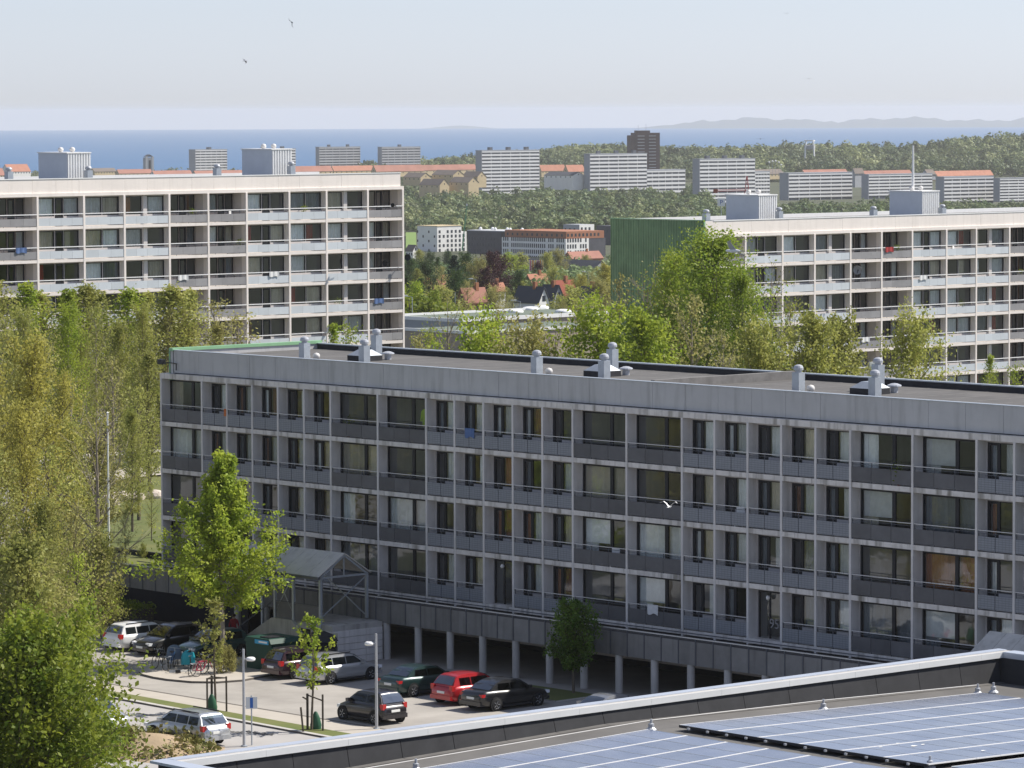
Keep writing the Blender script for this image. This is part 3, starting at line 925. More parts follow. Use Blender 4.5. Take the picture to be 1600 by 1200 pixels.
tall_block('apartment_block', 'long cream balcony block at left behind the trees, its end beside the sea view', orgA, ea.z, typA, WA, 0, 8, 5, False,
           [(27.8, 3, 2.4, 4.2, 2.45), (50.3, 3, 2.2, 4.3, 2.55)], [(21.0, 2, 1), (29.3, 2, 1), (43.3, 2, 1), (51.7, 2, 1.1)])
ec = at(1581, 396.5, 401.6)
orgC = ec - ua * 41.07
typC = list('d') + list('abcdd') + list('abcdd') + list('abcdd')
tall_block('apartment_block', 'cream balcony block at right with a green ribbed metal gable', orgC, ec.z, typC, WA, 0, 8, 9, True,
           [(41.07 - 32.1, 3, 2.4, 4.2, 2.45), (41.07 - 9.7, 3, 2.4, 4.2, 2.45)], [(.7, 1.5, 1), (10.7, 2, 1), (23.5, 2, .9), (33.2, 2, .9)], (32.3, 5, 6.9), gx=.93)

# ------------------------------------------------------------------ the building in the foreground: felt roof with solar panels
PD = Vector((15.444, 136.602, 0)); RD = rad(41.25)
mat('cladding', (.16, .15, .145), .6, .1, 1)
mat('coping', (.44, .47, .52), .35, .06, .8, metallic=.25)
mat('coping_lip', (.66, .66, .64), .5, .05, 1)
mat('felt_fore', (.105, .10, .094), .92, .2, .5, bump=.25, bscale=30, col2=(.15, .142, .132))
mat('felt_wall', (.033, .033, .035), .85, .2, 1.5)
dd = thing('solar_roof_building', 'low building in the foreground with a dark felt roof carrying solar panels', 'building', PD, RD)
XL, YN = -34.0, -40.0
part('wall', MB().box(XL + .1, 1.2, -.1 - .02, -.12 - .1, 0, 11.4).box(XL + .1, XL + .3, YN, -.25, 0, 11.4).box(.95, 1.15, YN, -.25, 0, 11.4), 'cladding', dd)
rib = MB().box(-.05, .03, 0, .14, 2, 11.45).mesh('cladding_rib', 'cladding')
for k in range(60):
    ob('cladding_rib', rib, dd, (XL + .09, -.3 - k * .3, 0))
def rz_(x): return 11.10 - .024 * abs(x + 17.2)
b = MB()
X_ = [XL + .55, -17.2, .45]
for i in range(2):
    b.quad((X_[i], YN, rz_(X_[i])), (X_[i + 1], YN, rz_(X_[i + 1])), (X_[i + 1], -.6, rz_(X_[i + 1])), (X_[i], -.6, rz_(X_[i])))
part('roof', b, 'felt_fore', dd)
# upstands in felt sheets, tilted inwards, with lapped joints
def upstand(x0, x1, name='upstand_sheet'):
    b = MB()
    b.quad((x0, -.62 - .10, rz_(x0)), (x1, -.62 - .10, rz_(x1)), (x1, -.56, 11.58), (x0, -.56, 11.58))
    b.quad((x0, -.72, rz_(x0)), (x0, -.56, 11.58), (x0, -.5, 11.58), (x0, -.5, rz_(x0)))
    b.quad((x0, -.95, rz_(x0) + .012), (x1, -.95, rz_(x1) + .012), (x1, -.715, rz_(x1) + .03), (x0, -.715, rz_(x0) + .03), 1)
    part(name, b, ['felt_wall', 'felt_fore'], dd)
k = XL + .55
rg = random.Random(6)
while k < .4:
    upstand(k, min(.45, k + 1.98)); k += 2.0
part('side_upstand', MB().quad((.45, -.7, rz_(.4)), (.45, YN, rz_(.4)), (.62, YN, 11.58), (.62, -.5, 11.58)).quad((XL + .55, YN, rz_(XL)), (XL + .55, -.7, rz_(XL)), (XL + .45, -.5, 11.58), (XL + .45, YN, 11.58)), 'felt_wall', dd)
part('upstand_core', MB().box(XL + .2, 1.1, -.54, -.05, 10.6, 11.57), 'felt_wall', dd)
me_cp = MB().box(.004, 2.996, -.34, .03, 11.66, 11.70, 0).box(.004, 2.996, -.62, -.34, 11.635, 11.672, 1).box(.004, 2.996, -.655, -.62, 11.50, 11.69, 2).box(.004, 2.996, .0, .03, 11.5, 11.66, 0).mesh('coping', ['coping', 'kerb', 'coping_lip'])
k = XL + .55
while k < 1.1:
    ob('coping', me_cp, dd, (k, 0, 0), 0, (1 if k + 3 < 1.15 else (1.15 - k) / 3, 1, 1)); k += 3
part('side_coping', MB().box(XL - .03, XL + .54, YN, .03, 11.62, 11.695).box(.62, 1.18, YN, -.66, 11.62, 11.695).box(.60, .62, YN, -.66, 11.50, 11.69), 'coping', dd)
# solar panels
def pvmat():
    mt, nt, b_ = _new('solar_cell')
    N, L = nt.nodes, nt.links
    tc = N.new('ShaderNodeTexCoord'); oi = N.new('ShaderNodeObjectInfo')
    bk = N.new('ShaderNodeTexBrick'); bk.offset = 0
    bk.inputs['Scale'].default_value = 1; bk.inputs['Brick Width'].default_value = .166; bk.inputs['Row Height'].default_value = .163
    bk.inputs['Mortar Size'].default_value = .003
    bk.inputs['Color1'].default_value = (.040, .048, .085, 1); bk.inputs['Color2'].default_value = (.048, .057, .10, 1); bk.inputs['Mortar'].default_value = (.16, .19, .25, 1)
    L.new(tc.outputs['Object'], bk.inputs['Vector'])
    hs = N.new('ShaderNodeHueSaturation'); mr = N.new('ShaderNodeMapRange'); mr.inputs['To Min'].default_value = .8; mr.inputs['To Max'].default_value = 1.3
    L.new(oi.outputs['Random'], mr.inputs[0]); L.new(mr.outputs[0], hs.inputs['Value']); L.new(bk.outputs[0], hs.inputs['Color'])
    # dust, its pale tone also standing in for reflected sky
    g = N.new('ShaderNodeNewGeometry'); nz = N.new('ShaderNodeTexNoise'); nz.inputs['Scale'].default_value = .7; nz.inputs['Detail'].default_value = 6
    L.new(g.outputs['Position'], nz.inputs['Vector'])
    mx = N.new('ShaderNodeMix'); mx.data_type = 'RGBA'; mx.inputs[7].default_value = (.44, .45, .47, 1)
    m2 = N.new('ShaderNodeMapRange'); m2.inputs['From Min'].default_value = .3; m2.inputs['From Max'].default_value = .8; m2.inputs['To Min'].default_value = .08; m2.inputs['To Max'].default_value = .32
    L.new(nz.outputs[0], m2.inputs[0]); L.new(m2.outputs[0], mx.inputs[0]); L.new(hs.outputs[0], mx.inputs[6]); L.new(mx.outputs[2], b_.inputs['Base Color'])
    b_.inputs['Roughness'].default_value = .22
    b_.inputs['Specular IOR Level'].default_value = .5
    b_.inputs['Coat Weight'].default_value = .25; b_.inputs['Coat Roughness'].default_value = .1
    MATS['solar_cell'] = mt
pvmat()
PW, PH = 1.02, 1.66
b = MB().box(.012, PW - .012, .022, PH - .022, -.035, 0, 0)
b.box(0, PW, 0, .022, -.035, .006, 1).box(0, PW, PH - .022, PH, -.035, .006, 1).box(0, .012, .03, PH - .03, -.035, .004, 2).box(PW - .012, PW, .03, PH - .03, -.035, .004, 2)
me_pv = b.mesh('solar_panel', ['solar_cell', 'white_metal', 'galv'])
cnt = 0
def array(x0, cols, y0, rows, sgn):
    global cnt
    for c in range(cols):
        for r in range(rows):
            if cnt >= 300: return
            x = x0 + sgn * c * 1.035 - (PW if sgn < 0 else 0)
            o = ob('solar_panel', me_pv, dd, (x, y0 - r * 1.70 - PH, rz_(x) + .185))
            o.rotation_euler = (0, math.atan(.024) * (-1 if x + .5 < -17.2 else 1), 0)
            cnt += 1
array(-16.6, 13, -3.1, 6, 1)
array(-16.4, 16, -14.0, 3, 1)
array(-17.9, 11, -3.1, 11, -1)
bl = MB().box(-16.62, -16.58, -13.3, -3.1, 11.19, 11.27)
part('array_edge', bl, 'frame_dark', dd)
me_clip = MB().box(-.03, .03, -.04, .04, .0, .06).mesh('panel_clamp', 'galv_light')
for k in range(12):
    ob('panel_clamp', me_clip, dd, (-16.7, -3.6 - k * .82, 11.18))
# lightning conductor on little stands
me_ins = MB().lathe([(.17, 0), (.17, .05), (.09, .12), (.09, .22), (.04, .24), (.04, .36), (0, .37)], 10).mesh('conductor_stand', 'galv_light')
Wp = [(-33, -2.5), (-26.5, -2.55), (-17.3, -2.6), (-9.6, -2.3), (-2.6, -2.45)]
b = MB()
for i, (x, y) in enumerate(Wp):
    if i: b.tube((Wp[i - 1][0], Wp[i - 1][1], rz_(Wp[i - 1][0]) + .33), (x, y, rz_(x) + .33), .014, n=5)
    if i >= 1: ob('conductor_stand', me_ins, dd, (x, y, rz_(x)))
part('lightning_wire', b, 'rail', dd)
ob('conductor_stand', me_ins, dd, (-1.9, -2.5, rz_(-2)))
ob('conductor_stand', me_ins, dd, (-16.2, -13.0, rz_(-16)))
mat('dropping', (.75, .75, .72), .9, .05, 1)
rg = random.Random(8)
for (px, py) in [(1403, 1160), (1428, 1164), (1442, 1161), (1536, 1170), (1376, 1167)]:
    p = G(px, py, 11.25) - PD
    lx, ly = p.x * math.cos(RD) + p.y * math.sin(RD), -p.x * math.sin(RD) + p.y * math.cos(RD)
    b = MB(); n = 9; rr = rg.uniform(.06, .12)
    b.poly([(rr * rg.uniform(.6, 1.3) * math.cos(k * 6.283 / n), rr * rg.uniform(.5, 1) * math.sin(k * 6.283 / n), 0) for k in range(n)])
    part('bird_dropping', b, 'dropping', dd, (lx, ly, rz_(lx) + .197))

# ------------------------------------------------------------------ trees
def mesh_np(name, V, Fq, mats, smooth=False, tri=False):
    me = bpy.data.meshes.new(name)
    k = 3 if tri else 4
    me.vertices.add(len(V)); me.vertices.foreach_set('co', np.asarray(V, np.float32).ravel())
    nf = len(Fq)
    me.loops.add(nf * k); me.loops.foreach_set('vertex_index', np.asarray(Fq, np.int32).ravel())
    me.polygons.add(nf); me.polygons.foreach_set('loop_start', np.arange(nf, dtype=np.int32) * k)
    me.polygons.foreach_set('loop_total', np.full(nf, k, np.int32))
    for q in mats: me.materials.append(MATS[q])
    me.update(calc_edges=True)
    return me

def leaves(P, size, rs, up_bias=.5, aspect=.62):
    """one bent-free leaf quad at every point of P"""
    n = len(P)
    nrm = rs.normal(size=(n, 3)); nrm[:, 2] += up_bias * 1.6
    nrm /= np.linalg.norm(nrm, axis=1)[:, None]
    a = rs.normal(size=(n, 3)); a -= nrm * np.sum(a * nrm, 1)[:, None]; a /= np.linalg.norm(a, axis=1)[:, None]
    b = np.cross(nrm, a)
    s = size * rs.uniform(.6, 1.35, n)[:, None]
    V = np.empty((n, 4, 3))
    V[:, 0] = P - a * s * .5; V[:, 1] = P + b * s * .5 * aspect; V[:, 2] = P + a * s * .5; V[:, 3] = P - b * s * .5 * aspect
    return V.reshape(-1, 3), np.arange(n * 4).reshape(n, 4)

SHAPES = {
    'round': lambda t: math.sqrt(max(.02, 1 - (2 * t - 1) ** 2)) * (1.0 if t < .5 else .95),
    'oval': lambda t: (math.sin(math.pi * min(1, t * .92 + .06))) ** .7,
    'column': lambda t: .55 + .45 * math.sin(math.pi * t) if t < .7 else max(.08, (1 - t) / .3 * .9),
    'cone': lambda t: max(.04, (1 - t) ** .85),
    'spread': lambda t: .45 + .55 * math.sin(math.pi * min(1, t * .8 + .15)),
    'egg': lambda t: float(np.interp(t, [0, .12, .3, .5, .68, .85, 1], [.72, 1, .98, .70, .46, .27, .08])),
    'bush': lambda t: max(.1, math.sqrt(max(0, 1 - t * t * .92))),
}
def tree_mesh(seed, h, R, base, shape, n1, n2, nl, leaf, scat=.32, trunk=.16, el=(15, 60), up_bias=.4, twigs=True, name='tree', stems=1, lean=0.0):
    rs = np.random.RandomState(seed); rg = random.Random(seed)
    b = MB(); LP = []
    for sidx in range(stems):
        off = Vector((0, 0, 0)) if stems == 1 else Vector((rg.uniform(-.5, .5), rg.uniform(-.5, .5), 0)) * R * .55
        ht = h * (1 if sidx == 0 else rg.uniform(.72, .98))
        pts = []; nseg = 7
        wx, wy = rg.uniform(-1, 1), rg.uniform(-1, 1)
        for i in range(nseg + 1):
            t = i / nseg
            pts.append(Vector((off.x * (1 + .6 * t) + lean * t * t + .03 * ht * wx * math.sin(t * 4) * t, off.y * (1 + .6 * t) + .03 * ht * wy * math.sin(t * 3.3) * t, ht * .96 * t)))
        tr = trunk * (1 if sidx == 0 else .75)
        for i in range(nseg):
            ra = tr * (1 - i / nseg) ** .8 + .015; rb_ = tr * (1 - (i + 1) / nseg) ** .8 + .012
            b.tube(pts[i], pts[i + 1], ra, rb_, 7, 0, False)
        def tp(t):
            k = min(nseg - 1, int(t * nseg)); return pts[k].lerp(pts[k + 1], t * nseg - k)
        az = rg.uniform(0, 6.28)
        m1 = max(3, n1 // stems)
        for i in range(m1):
            t = (i + rg.uniform(.1, .9)) / m1
            zc = base + (ht - base) * t
            az += 2.399 + rg.uniform(-.35, .35)
            ln = R * SHAPES[shape](t) * rg.uniform(.62, 1.12)
            e = rad(el[0] + (el[1] - el[0]) * t + rg.uniform(-8, 10))
            dr = Vector((math.cos(az) * math.cos(e), math.sin(az) * math.cos(e), math.sin(e)))
            tz = max(.04, min(.97, (zc - ln * math.sin(e) * .75) / (ht * .96)))
            p0 = tp(tz)
            p1 = p0 + dr * ln * .55 + Vector((rg.uniform(-.1, .1), rg.uniform(-.1, .1), rg.uniform(-.05, .1))) * ln
            p2 = p1 + (dr + Vector((rg.uniform(-.3, .3), rg.uniform(-.3, .3), rg.uniform(-.1, .35)))).normalized() * ln * .5
            r_ = max(.012, tr * .38 * (1 - .6 * t))
            b.tube(p0, p1, r_, r_ * .6, 4, 0, False); b.tube(p1, p2, r_ * .6, .01, 4, 0, False)
            for j in range(n2):
                u = (j + rg.uniform(.2, 1)) / n2
                q = p0.lerp(p1, .35 + u * 1.3 * .5) if u < .5 else p1.lerp(p2, (u - .5) * 2)
                sd = (dr + Vector((rg.uniform(-1, 1), rg.uniform(-1, 1), rg.uniform(-.5, .8)))).normalized()
                sl = ln * rg.uniform(.18, .38) + .15
                q2 = q + sd * sl
                if twigs: b.tube(q, q2, .011, .004, 3, 0, False)
                m = max(2, int(nl / (m1 * n2 * stems)))
                f = rs.uniform(.15, 1.1, m)[:, None]
                P = np.array(q)[None] + (np.array(q2) - np.array(q))[None] * f + rs.normal(scale=scat * (.5 + .12 * ln), size=(m, 3))
                LP.append(P)
    P = np.concatenate(LP)
    P[:, 2] = np.maximum(P[:, 2], .15)
    V, Fq = leaves(P, leaf, rs, up_bias)
    return b.mesh(name + '_trunk', ['bark']), mesh_np(name + '_crown', V, Fq, ['leaf_green'])

TP = {
    'maple': tree_mesh(3, 11.3, 3.75, 3.2, 'egg', 60, 11, 29000, .21, .22, .16, (2, 62), .5),
    'round1': tree_mesh(5, 10, 3.6, 1.6, 'round', 30, 9, 9500, .23, .40, .2, (5, 60)),
    'round2': tree_mesh(6, 10, 3.9, 2.0, 'spread', 28, 10, 9000, .23, .38, .2, (15, 60), lean=.8),
    'tall1': tree_mesh(7, 13, 2.9, 2.2, 'column', 40, 9, 5600, .20, .36, .18, (35, 72)),
    'tall2': tree_mesh(8, 13, 2.6, 2.6, 'column', 38, 9, 4400, .19, .34, .17, (40, 75), lean=-.6),
    'light1': tree_mesh(9, 11, 3.4, 2.6, 'round', 26, 9, 2400, .20, .30, .17, (15, 65)),
    'light2': tree_mesh(10, 11, 3.2, 2.4, 'oval', 28, 10, 1300, .18, .28, .18, (20, 65)),
    'bare': tree_mesh(11, 11, 3.4, 2.6, 'spread', 24, 11, 420, .15, .25, .17, (25, 65)),
    'bush1': tree_mesh(12, 5.2, 3.2, .3, 'bush', 28, 10, 9000, .21, .36, .1, (10, 60), .5, stems=3),
    'bush2': tree_mesh(13, 3.0, 2.0, .2, 'bush', 20, 8, 3000, .22, .28, .07, (10, 55), .5, stems=3),
    'young1': tree_mesh(14, 5.3, .95, 2.2, 'oval', 16, 6, 760, .19, .12, .05, (20, 65), .5),
    'young2': tree_mesh(15, 5.3, 1.1, 1.9, 'oval', 15, 6, 640, .20, .13, .05, (20, 60), .5),
    'big1': tree_mesh(19, 17, 4.6, 2.5, 'oval', 46, 11, 15000, .22, .42, .26, (10, 62)),
    'big2': tree_mesh(20, 17, 4.4, 3.0, 'spread', 40, 11, 12500, .21, .40, .25, (20, 65), lean=1.2),
    'broad': tree_mesh(22, 18, 6.6, 1.5, 'round', 70, 12, 34000, .23, .48, .3, (0, 66)),
    'conifer': tree_mesh(16, 12, 3.0, .8, 'cone', 60, 7, 6200, .28, .20, .2, (-12, 30), .2),
    'shade': tree_mesh(17, 4.9, 1.8, 1.5, 'round', 34, 9, 10500, .16, .22, .09, (5, 65), .4),
    'bigleaf': tree_mesh(18, 7.4, 3.9, .4, 'bush', 52, 11, 24000, .20, .36, .14, (10, 65), .5, stems=4),
}
TH = {'maple': 11.3, 'round1': 10, 'round2': 10, 'tall1': 13, 'tall2': 13, 'light1': 11, 'light2': 11, 'bare': 11, 'bush1': 5.2, 'bush2': 3, 'young1': 5.3, 'young2': 5.3, 'conifer': 12, 'shade': 4.9, 'bigleaf': 7.4, 'big1': 17, 'big2': 17, 'broad': 18}
trg = random.Random(21)
def tree(kind, loc, height, leafm, label, group=None, wide=1.0, rz=None, cat='tree', bark='bark', name=None):
    k = height / TH[kind]
    nm = name or ('shrub' if cat == 'shrub' else 'conifer_tree' if kind == 'conifer' else 'leafy_tree')
    t = thing(nm, label, cat, loc, trg.uniform(0, 6.28) if rz is None else rz, group)
    t.scale = (k * wide, k * wide, k)
    onobj(ob('trunk', TP[kind][0], t), bark)
    onobj(ob('crown', TP[kind][1], t), leafm)
    return t
def tree_px(kind, x, ytop, Y, zb, leafm, label, group=None, wide=1.0, **kw):
    """stands at photo column x, forward distance Y, ground height zb; its top reaches row ytop"""
    p = at(x, ytop, Y)
    return tree(kind, (p.x, p.y, zb), p.z - zb, leafm, label, group, wide, **kw)

# the near ones one by one
p = G(366, 1038)
tree('maple', (p.x - .6, p.y, .08), 11.4, 'leaf_lime', 'bright yellow green maple in front of the covered stair', None, .94, rz=.6, bark='bark_light')
for (x, y, kind, lab, lm) in ((337, 1112, 'young1', 'staked young tree beside the lamp post left of the path', 'leaf_mid'), (487, 1142, 'young2', 'staked young tree with a leaning support on the right of the verge', 'leaf_lime')):
    p = G(x, y)
    tree(kind, (p.x, p.y, .06), 5.6 if kind == 'young1' else 5.5, lm, lab, 'staked young trees on the verge', bark='bark', rz=1.0)
p = B(42.0, -5.6)
tree('shade', p, 4.6, 'leaf_deep', 'small dark green tree in the shade before the walkway columns', None, .88)
# trees left of the car park, front to back (column, top row, distance, ground, kind, leaf)
LT = [
    (205, 640, 268, 2.4, 'big1', 'leaf_mid', .7, 'full green tree just left of the near block facade'),
    (150, 690, 262, 2.4, 'round1', 'leaf_olive', 1.1, 'olive tree filling the gap behind the curved trunk'),
    (110, 660, 248, 0, 'big1', 'leaf_mid', .75, 'green tree between the ochre tree and the pale pole'),
    (95, 590, 258, 2.4, 'big2', 'leaf_ochre', .7, 'second ochre tree right of the tall ochre one'),
    (30, 640, 215, 0, 'big2', 'leaf_ochre', .7, 'lower ochre tree in front of the tall one'),
    (70, 780, 205, 0, 'big1', 'leaf_mid', .75, 'green tree over the corner bush at left'),
    (165, 840, 228, 0, 'round2', 'leaf_mid', .7, 'small green tree behind the hedge'),
    (222, 850, 252, 2.4, 'bush1', 'leaf_mid', .6, 'shrub on the lawn at the foot of the near block'),
    (180, 858, 244, 2.4, 'bush1', 'leaf_olive', .7, 'olive shrub on the lawn behind the walkway parapet'),
    (130, 850, 240, 2.4, 'bush1', 'leaf_green', .8, 'green shrub on the lawn left of the olive shrub'),
    (215, 700, 300, 2.4, 'light1', 'leaf_mid', .8, 'loose tree at the lawn path'),

    (72, 960, 178, 0, 'bigleaf', 'leaf_green', .85, 'big bright green bush filling the lower left corner'),
    (20, 975, 168, 0, 'bigleaf', 'leaf_green', 1.0, 'dense green bush at the left edge below the parked cars'),
    (108, 1075, 172, 0, 'bigleaf', 'leaf_green', .75, 'low green bush next to the sandy slope'),
    (35, 850, 192, 0, 'round1', 'leaf_mid', 1.0, 'green tree at the left edge behind the corner bush'),
    (45, 540, 236, 0, 'big2', 'leaf_ochre', .95, 'tall ochre leaved tree at the left edge'),
    (-25, 560, 226, 0, 'big1', 'leaf_ochre', .9, 'ochre leaved tree cut by the left edge of the picture'),
    (75, 705, 222, 0, 'light1', 'leaf_mid', 1.0, 'loose pale green tree below the ochre tree'),
    (150, 640, 232, 0, 'bare', 'leaf_olive', .95, 'nearly bare tree with a curved trunk by the pale poles'),
    (115, 800, 214, 0, 'light1', 'leaf_olive', 1.0, 'olive leafed tree by the hedge'),
    (5, 770, 212, 0, 'light2', 'blossom', .9, 'tree with white blossom at the left edge'),
    (195, 800, 246, 2.4, 'light1', 'leaf_olive', .8, 'small olive tree on the lawn beside the block corner'),
    (236, 760, 262, 2.4, 'light1', 'leaf_mid', .7, 'slim young tree on the lawn close to the block corner'),
    (120, 870, 206, 0, 'light1', 'leaf_lime', .8, 'light green tree over the hedge by the white car'),
    (60, 900, 200, 0, 'round2', 'leaf_olive', .8, 'olive green tree left of the hedge'),
    (-20, 690, 205, 0, 'big1', 'leaf_mid', .85, 'green tree cut by the left edge under the ochre tree'),
    (110, 585, 290, 2.4, 'bare', 'leaf_olive', 1.0, 'bare twiggy tree in the middle of the left grove'),
    (175, 560, 300, 2.4, 'light2', 'leaf_olive', 1.0, 'thin grey green tree behind the pale poles'),
    (232, 545, 292, 2.4, 'tall1', 'leaf_mid', 1.0, 'green tree close behind the upper corner of the near block'),
    (215, 610, 275, 2.4, 'light1', 'leaf_mid', .9, 'lower green tree beside the near block'),
    (285, 470, 325, 2.4, 'light1', 'leaf_mid', 1.0, 'tall olive tree in front of the left cream block above the near roof corner'),
]
for (x, yt, Y, zb, kind, lm, wd, lab) in LT:
    tree_px(kind, x, yt, Y, zb, lm, lab, 'trees of the left grove', wd, cat='shrub' if 'bush' in lab else 'tree', bark='twig' if kind in ('bare', 'light2') else 'bark')
row = [(-10, 430, 'leaf_mid'), (28, 436, 'leaf_lime'), (62, 452, 'leaf_mid'), (95, 446, 'leaf_lime'), (132, 440, 'leaf_mid'), (165, 448, 'leaf_mid'), (200, 446, 'leaf_lime'), (232, 451, 'leaf_mid'),
       (268, 442, 'leaf_mid'), (300, 446, 'leaf_mid'), (335, 470, 'light'), (372, 490, 'light')]
for i, (x, yt, lm) in enumerate(row):
    kind = 'light2' if lm == 'light' else ('tall1', 'tall2')[i % 2]
    tree_px(kind, x, yt, 322 + (i * 7) % 18, 2.2, 'leaf_olive' if lm == 'light' else lm, '%s tree from the left in the tall row before the left cream block' % ORD[i], 'tall row before the left cream block', 1.3 + .15 * (i % 3), bark='twig')
row2 = [(-5, 480, 'leaf_mid'), (45, 490, 'leaf_mid'), (100, 482, 'leaf_lime'), (150, 486, 'leaf_mid'), (215, 480, 'leaf_mid'), (262, 490, 'leaf_olive'), (340, 505, 'leaf_olive'), (15, 520, 'leaf_mid'), (70, 530, 'leaf_olive'), (125, 515, 'leaf_mid'), (185, 505, 'leaf_mid'), (300, 500, 'leaf_olive')]
for i, (x, yt, lm) in enumerate(sorted(row2)):
    tree_px(('big2', 'big1')[i % 2] if i % 3 else 'light1', x, yt, 296 + 3 * i, 2.3, lm, '%s tree from the left in the lower row before the left cream block' % ORD[i], 'lower row before the left cream block', .7, bark='twig')
# trees behind the near block
RT = [
    (515, 500, 330, 'tall2', 'leaf_lime', .8, 'slim light green tree before the left cream block'),
    (545, 512, 334, 'light1', 'leaf_lime', .8, 'small light green tree at the foot of the left cream block'),
    (672, 518, 320, 'light1', 'leaf_lime', .7, 'small bright green tree beside the end of the left cream block'),
    (700, 478, 330, 'bare', 'leaf_olive', .9, 'bare tree in front of the low flat building'),
    (742, 506, 318, 'round2', 'leaf_lime', .9, 'lime green tree in front of the low flat building'),
    (780, 482, 328, 'light2', 'leaf_olive', .95, 'brownish twiggy tree before the low flat building'),
    (825, 514, 316, 'round2', 'leaf_olive', .9, 'olive tree above the middle of the near roof'),
    (868, 500, 324, 'bare', 'leaf_olive', .9, 'greyish bare tree above the middle of the near roof'),
    (905, 468, 330, 'light2', 'leaf_mid', .9, 'thin tree left of the green gable'),
    (950, 488, 316, 'round2', 'leaf_lime', 1.0, 'bright lime tree below the green gable'),
    (1002, 496, 312, 'round1', 'leaf_lime', 1.0, 'rounded lime tree under the green gable'),
    (968, 432, 344, 'light2', 'leaf_olive', .8, 'slender twiggy tree at the far edge of the green gable'),
    (1012, 425, 340, 'bare', 'leaf_olive', .9, 'bare tree standing against the green gable'),
    (1052, 405, 344, 'broad', 'leaf_lime', .62, 'tall yellow green tree against the green gable'),
    (1112, 374, 338, 'broad', 'leaf_bright', 1.05, 'tallest bright green tree at the corner of the right cream block'),
    (1158, 425, 334, 'big1', 'leaf_bright', .8, 'dense green tree before the first balconies of the right block'),
    (1080, 470, 318, 'light1', 'leaf_olive', 1.0, 'brownish tree in front of the tallest green tree'),
    (1130, 520, 310, 'light2', 'leaf_olive', .9, 'low twiggy tree just behind the near roof'),
    (1205, 425, 342, 'bare', 'leaf_olive', .9, 'dark bare tree before the right cream block'),
    (1235, 470, 336, 'light2', 'leaf_mid', .9, 'sparse tree before the right cream block'),
    (1195, 515, 322, 'round2', 'leaf_mid', .9, 'olive green tree before the bare tree at the right block'),
    (1270, 498, 326, 'round1', 'leaf_mid', .9, 'green tree in front of the fourth balcony column of the right block'),
    (1312, 502, 330, 'round1', 'leaf_mid', .85, 'light green tree beside the round floodlight at the right block'),
    (1420, 500, 336, 'round2', 'leaf_mid', .8, 'isolated green tree before the middle of the right block'),
    (1552, 550, 330, 'tall2', 'leaf_lime', .8, 'small bright tree at the right end above the near roof'),
    (1585, 575, 326, 'light1', 'leaf_lime', .8, 'low lime bush above the right end of the near roof'),
    (655, 530, 316, 'light1', 'leaf_olive', .7, 'low olive bush behind the dark edge of the near roof'),
    (1360, 578, 322, 'light1', 'leaf_mid', .7, 'low bush behind the edge of the near roof below the isolated tree'),
]
for (x, yt, Y, kind, lm, wd, lab) in RT:
    tree_px(kind, x, yt, Y, .0, lm, lab, 'trees behind the near block', wd, bark='twig')

# hedge by the garage, weeds on the sandy slope, boulders on the lawn
def leafy(name, P, size, lm, seed=1):
    V, Fq = leaves(P, size, np.random.RandomState(seed), .4)
    return mesh_np(name, V, Fq, [lm])
rs = np.random.RandomState(5)
n = 9000
P = np.empty((n, 3))
P[:, 0] = rs.uniform(-5.5, 5.4, n); P[:, 1] = rs.uniform(-1, 1, n) * .75; P[:, 2] = 1.55 * rs.uniform(0, 1, n) ** .6 + rs.normal(scale=.05, size=n)
hd = thing('hedge', 'clipped green hedge in front of the dark garage wall', 'hedge', B(1.0, -6.0), RB)
ob('foliage', leafy('foliage', P, .16, 'leaf_green'), hd)
ob('stems', MB().box(-5.4, 5.3, -.6, .6, 0, 1.25).mesh('stems', 'stake'), hd)
sd = MB()
bx = [G(232, 1186), G(205, 1200), G(150, 1200), G(185, 1150), G(215, 1138), G(262, 1141), G(300, 1163), G(330, 1190), G(300, 1215), G(120, 1240)]
cx, cyy = sum(q.x for q in bx) / len(bx), sum(q.y for q in bx) / len(bx)
m0 = []
cm = G(238, 1172); cx, cyy = cm.x, cm.y
def mound_z(x, y):
    u, v = (x - cx) * .74 + (y - cyy) * .67, -(x - cx) * .67 + (y - cyy) * .74
    return 0.95 * math.exp(-((u / 2.2) ** 2 + (v / 3.0) ** 2)) + .05 * math.sin(x * 3.1) * math.sin(y * 2.3) - .16
gx_, gy_ = np.linspace(cx - 6, cx + 5, 40), np.linspace(cyy - 14, cyy + 12, 50)
slope = sheet(list(gx_), list(gy_), mound_z).mesh('sandy_mound', 'sand', True)
struct('sandy_mound', slope, 'bare sandy mound beside the corner of the solar panel roof')
n = 4200
P = np.empty((n, 3)); P[:, 0] = rs.normal(cx, 1.9, n); P[:, 1] = rs.normal(cyy, 2.4, n)
keep = (np.array([mound_z(q[0], q[1]) for q in P]) > .05) & ((np.sin(P[:, 0] * 1.3 + 1) * np.sin(P[:, 1] * .7) + rs.normal(scale=.35, size=n)) > .0)
P = P[keep]
P[:, 2] = [mound_z(q[0], q[1]) + abs(rs.normal(scale=.22)) for q in P]
w = ob('weeds', leafy('weeds', P, .26, 'weed', 3)); tag(w, 'rough weeds and dry grass on the sandy mound', None, None, 'stuff')
mat('boulder', (.55, .47, .40), .9, .15, 2)
def rock(seed, r):
    bm = bmesh.new(); bmesh.ops.create_icosphere(bm, subdivisions=2, radius=r)
    g = random.Random(seed)
    k = [g.uniform(.8, 1.25) for _ in range(3)]
    for v in bm.verts:
        v.co = Vector((v.co.x * k[0], v.co.y * k[1], v.co.z * k[2] * .7)) * g.uniform(.86, 1.1)
    me = bpy.data.meshes.new('boulder'); bm.to_mesh(me); bm.free(); me.materials.append(MATS['boulder']); return me
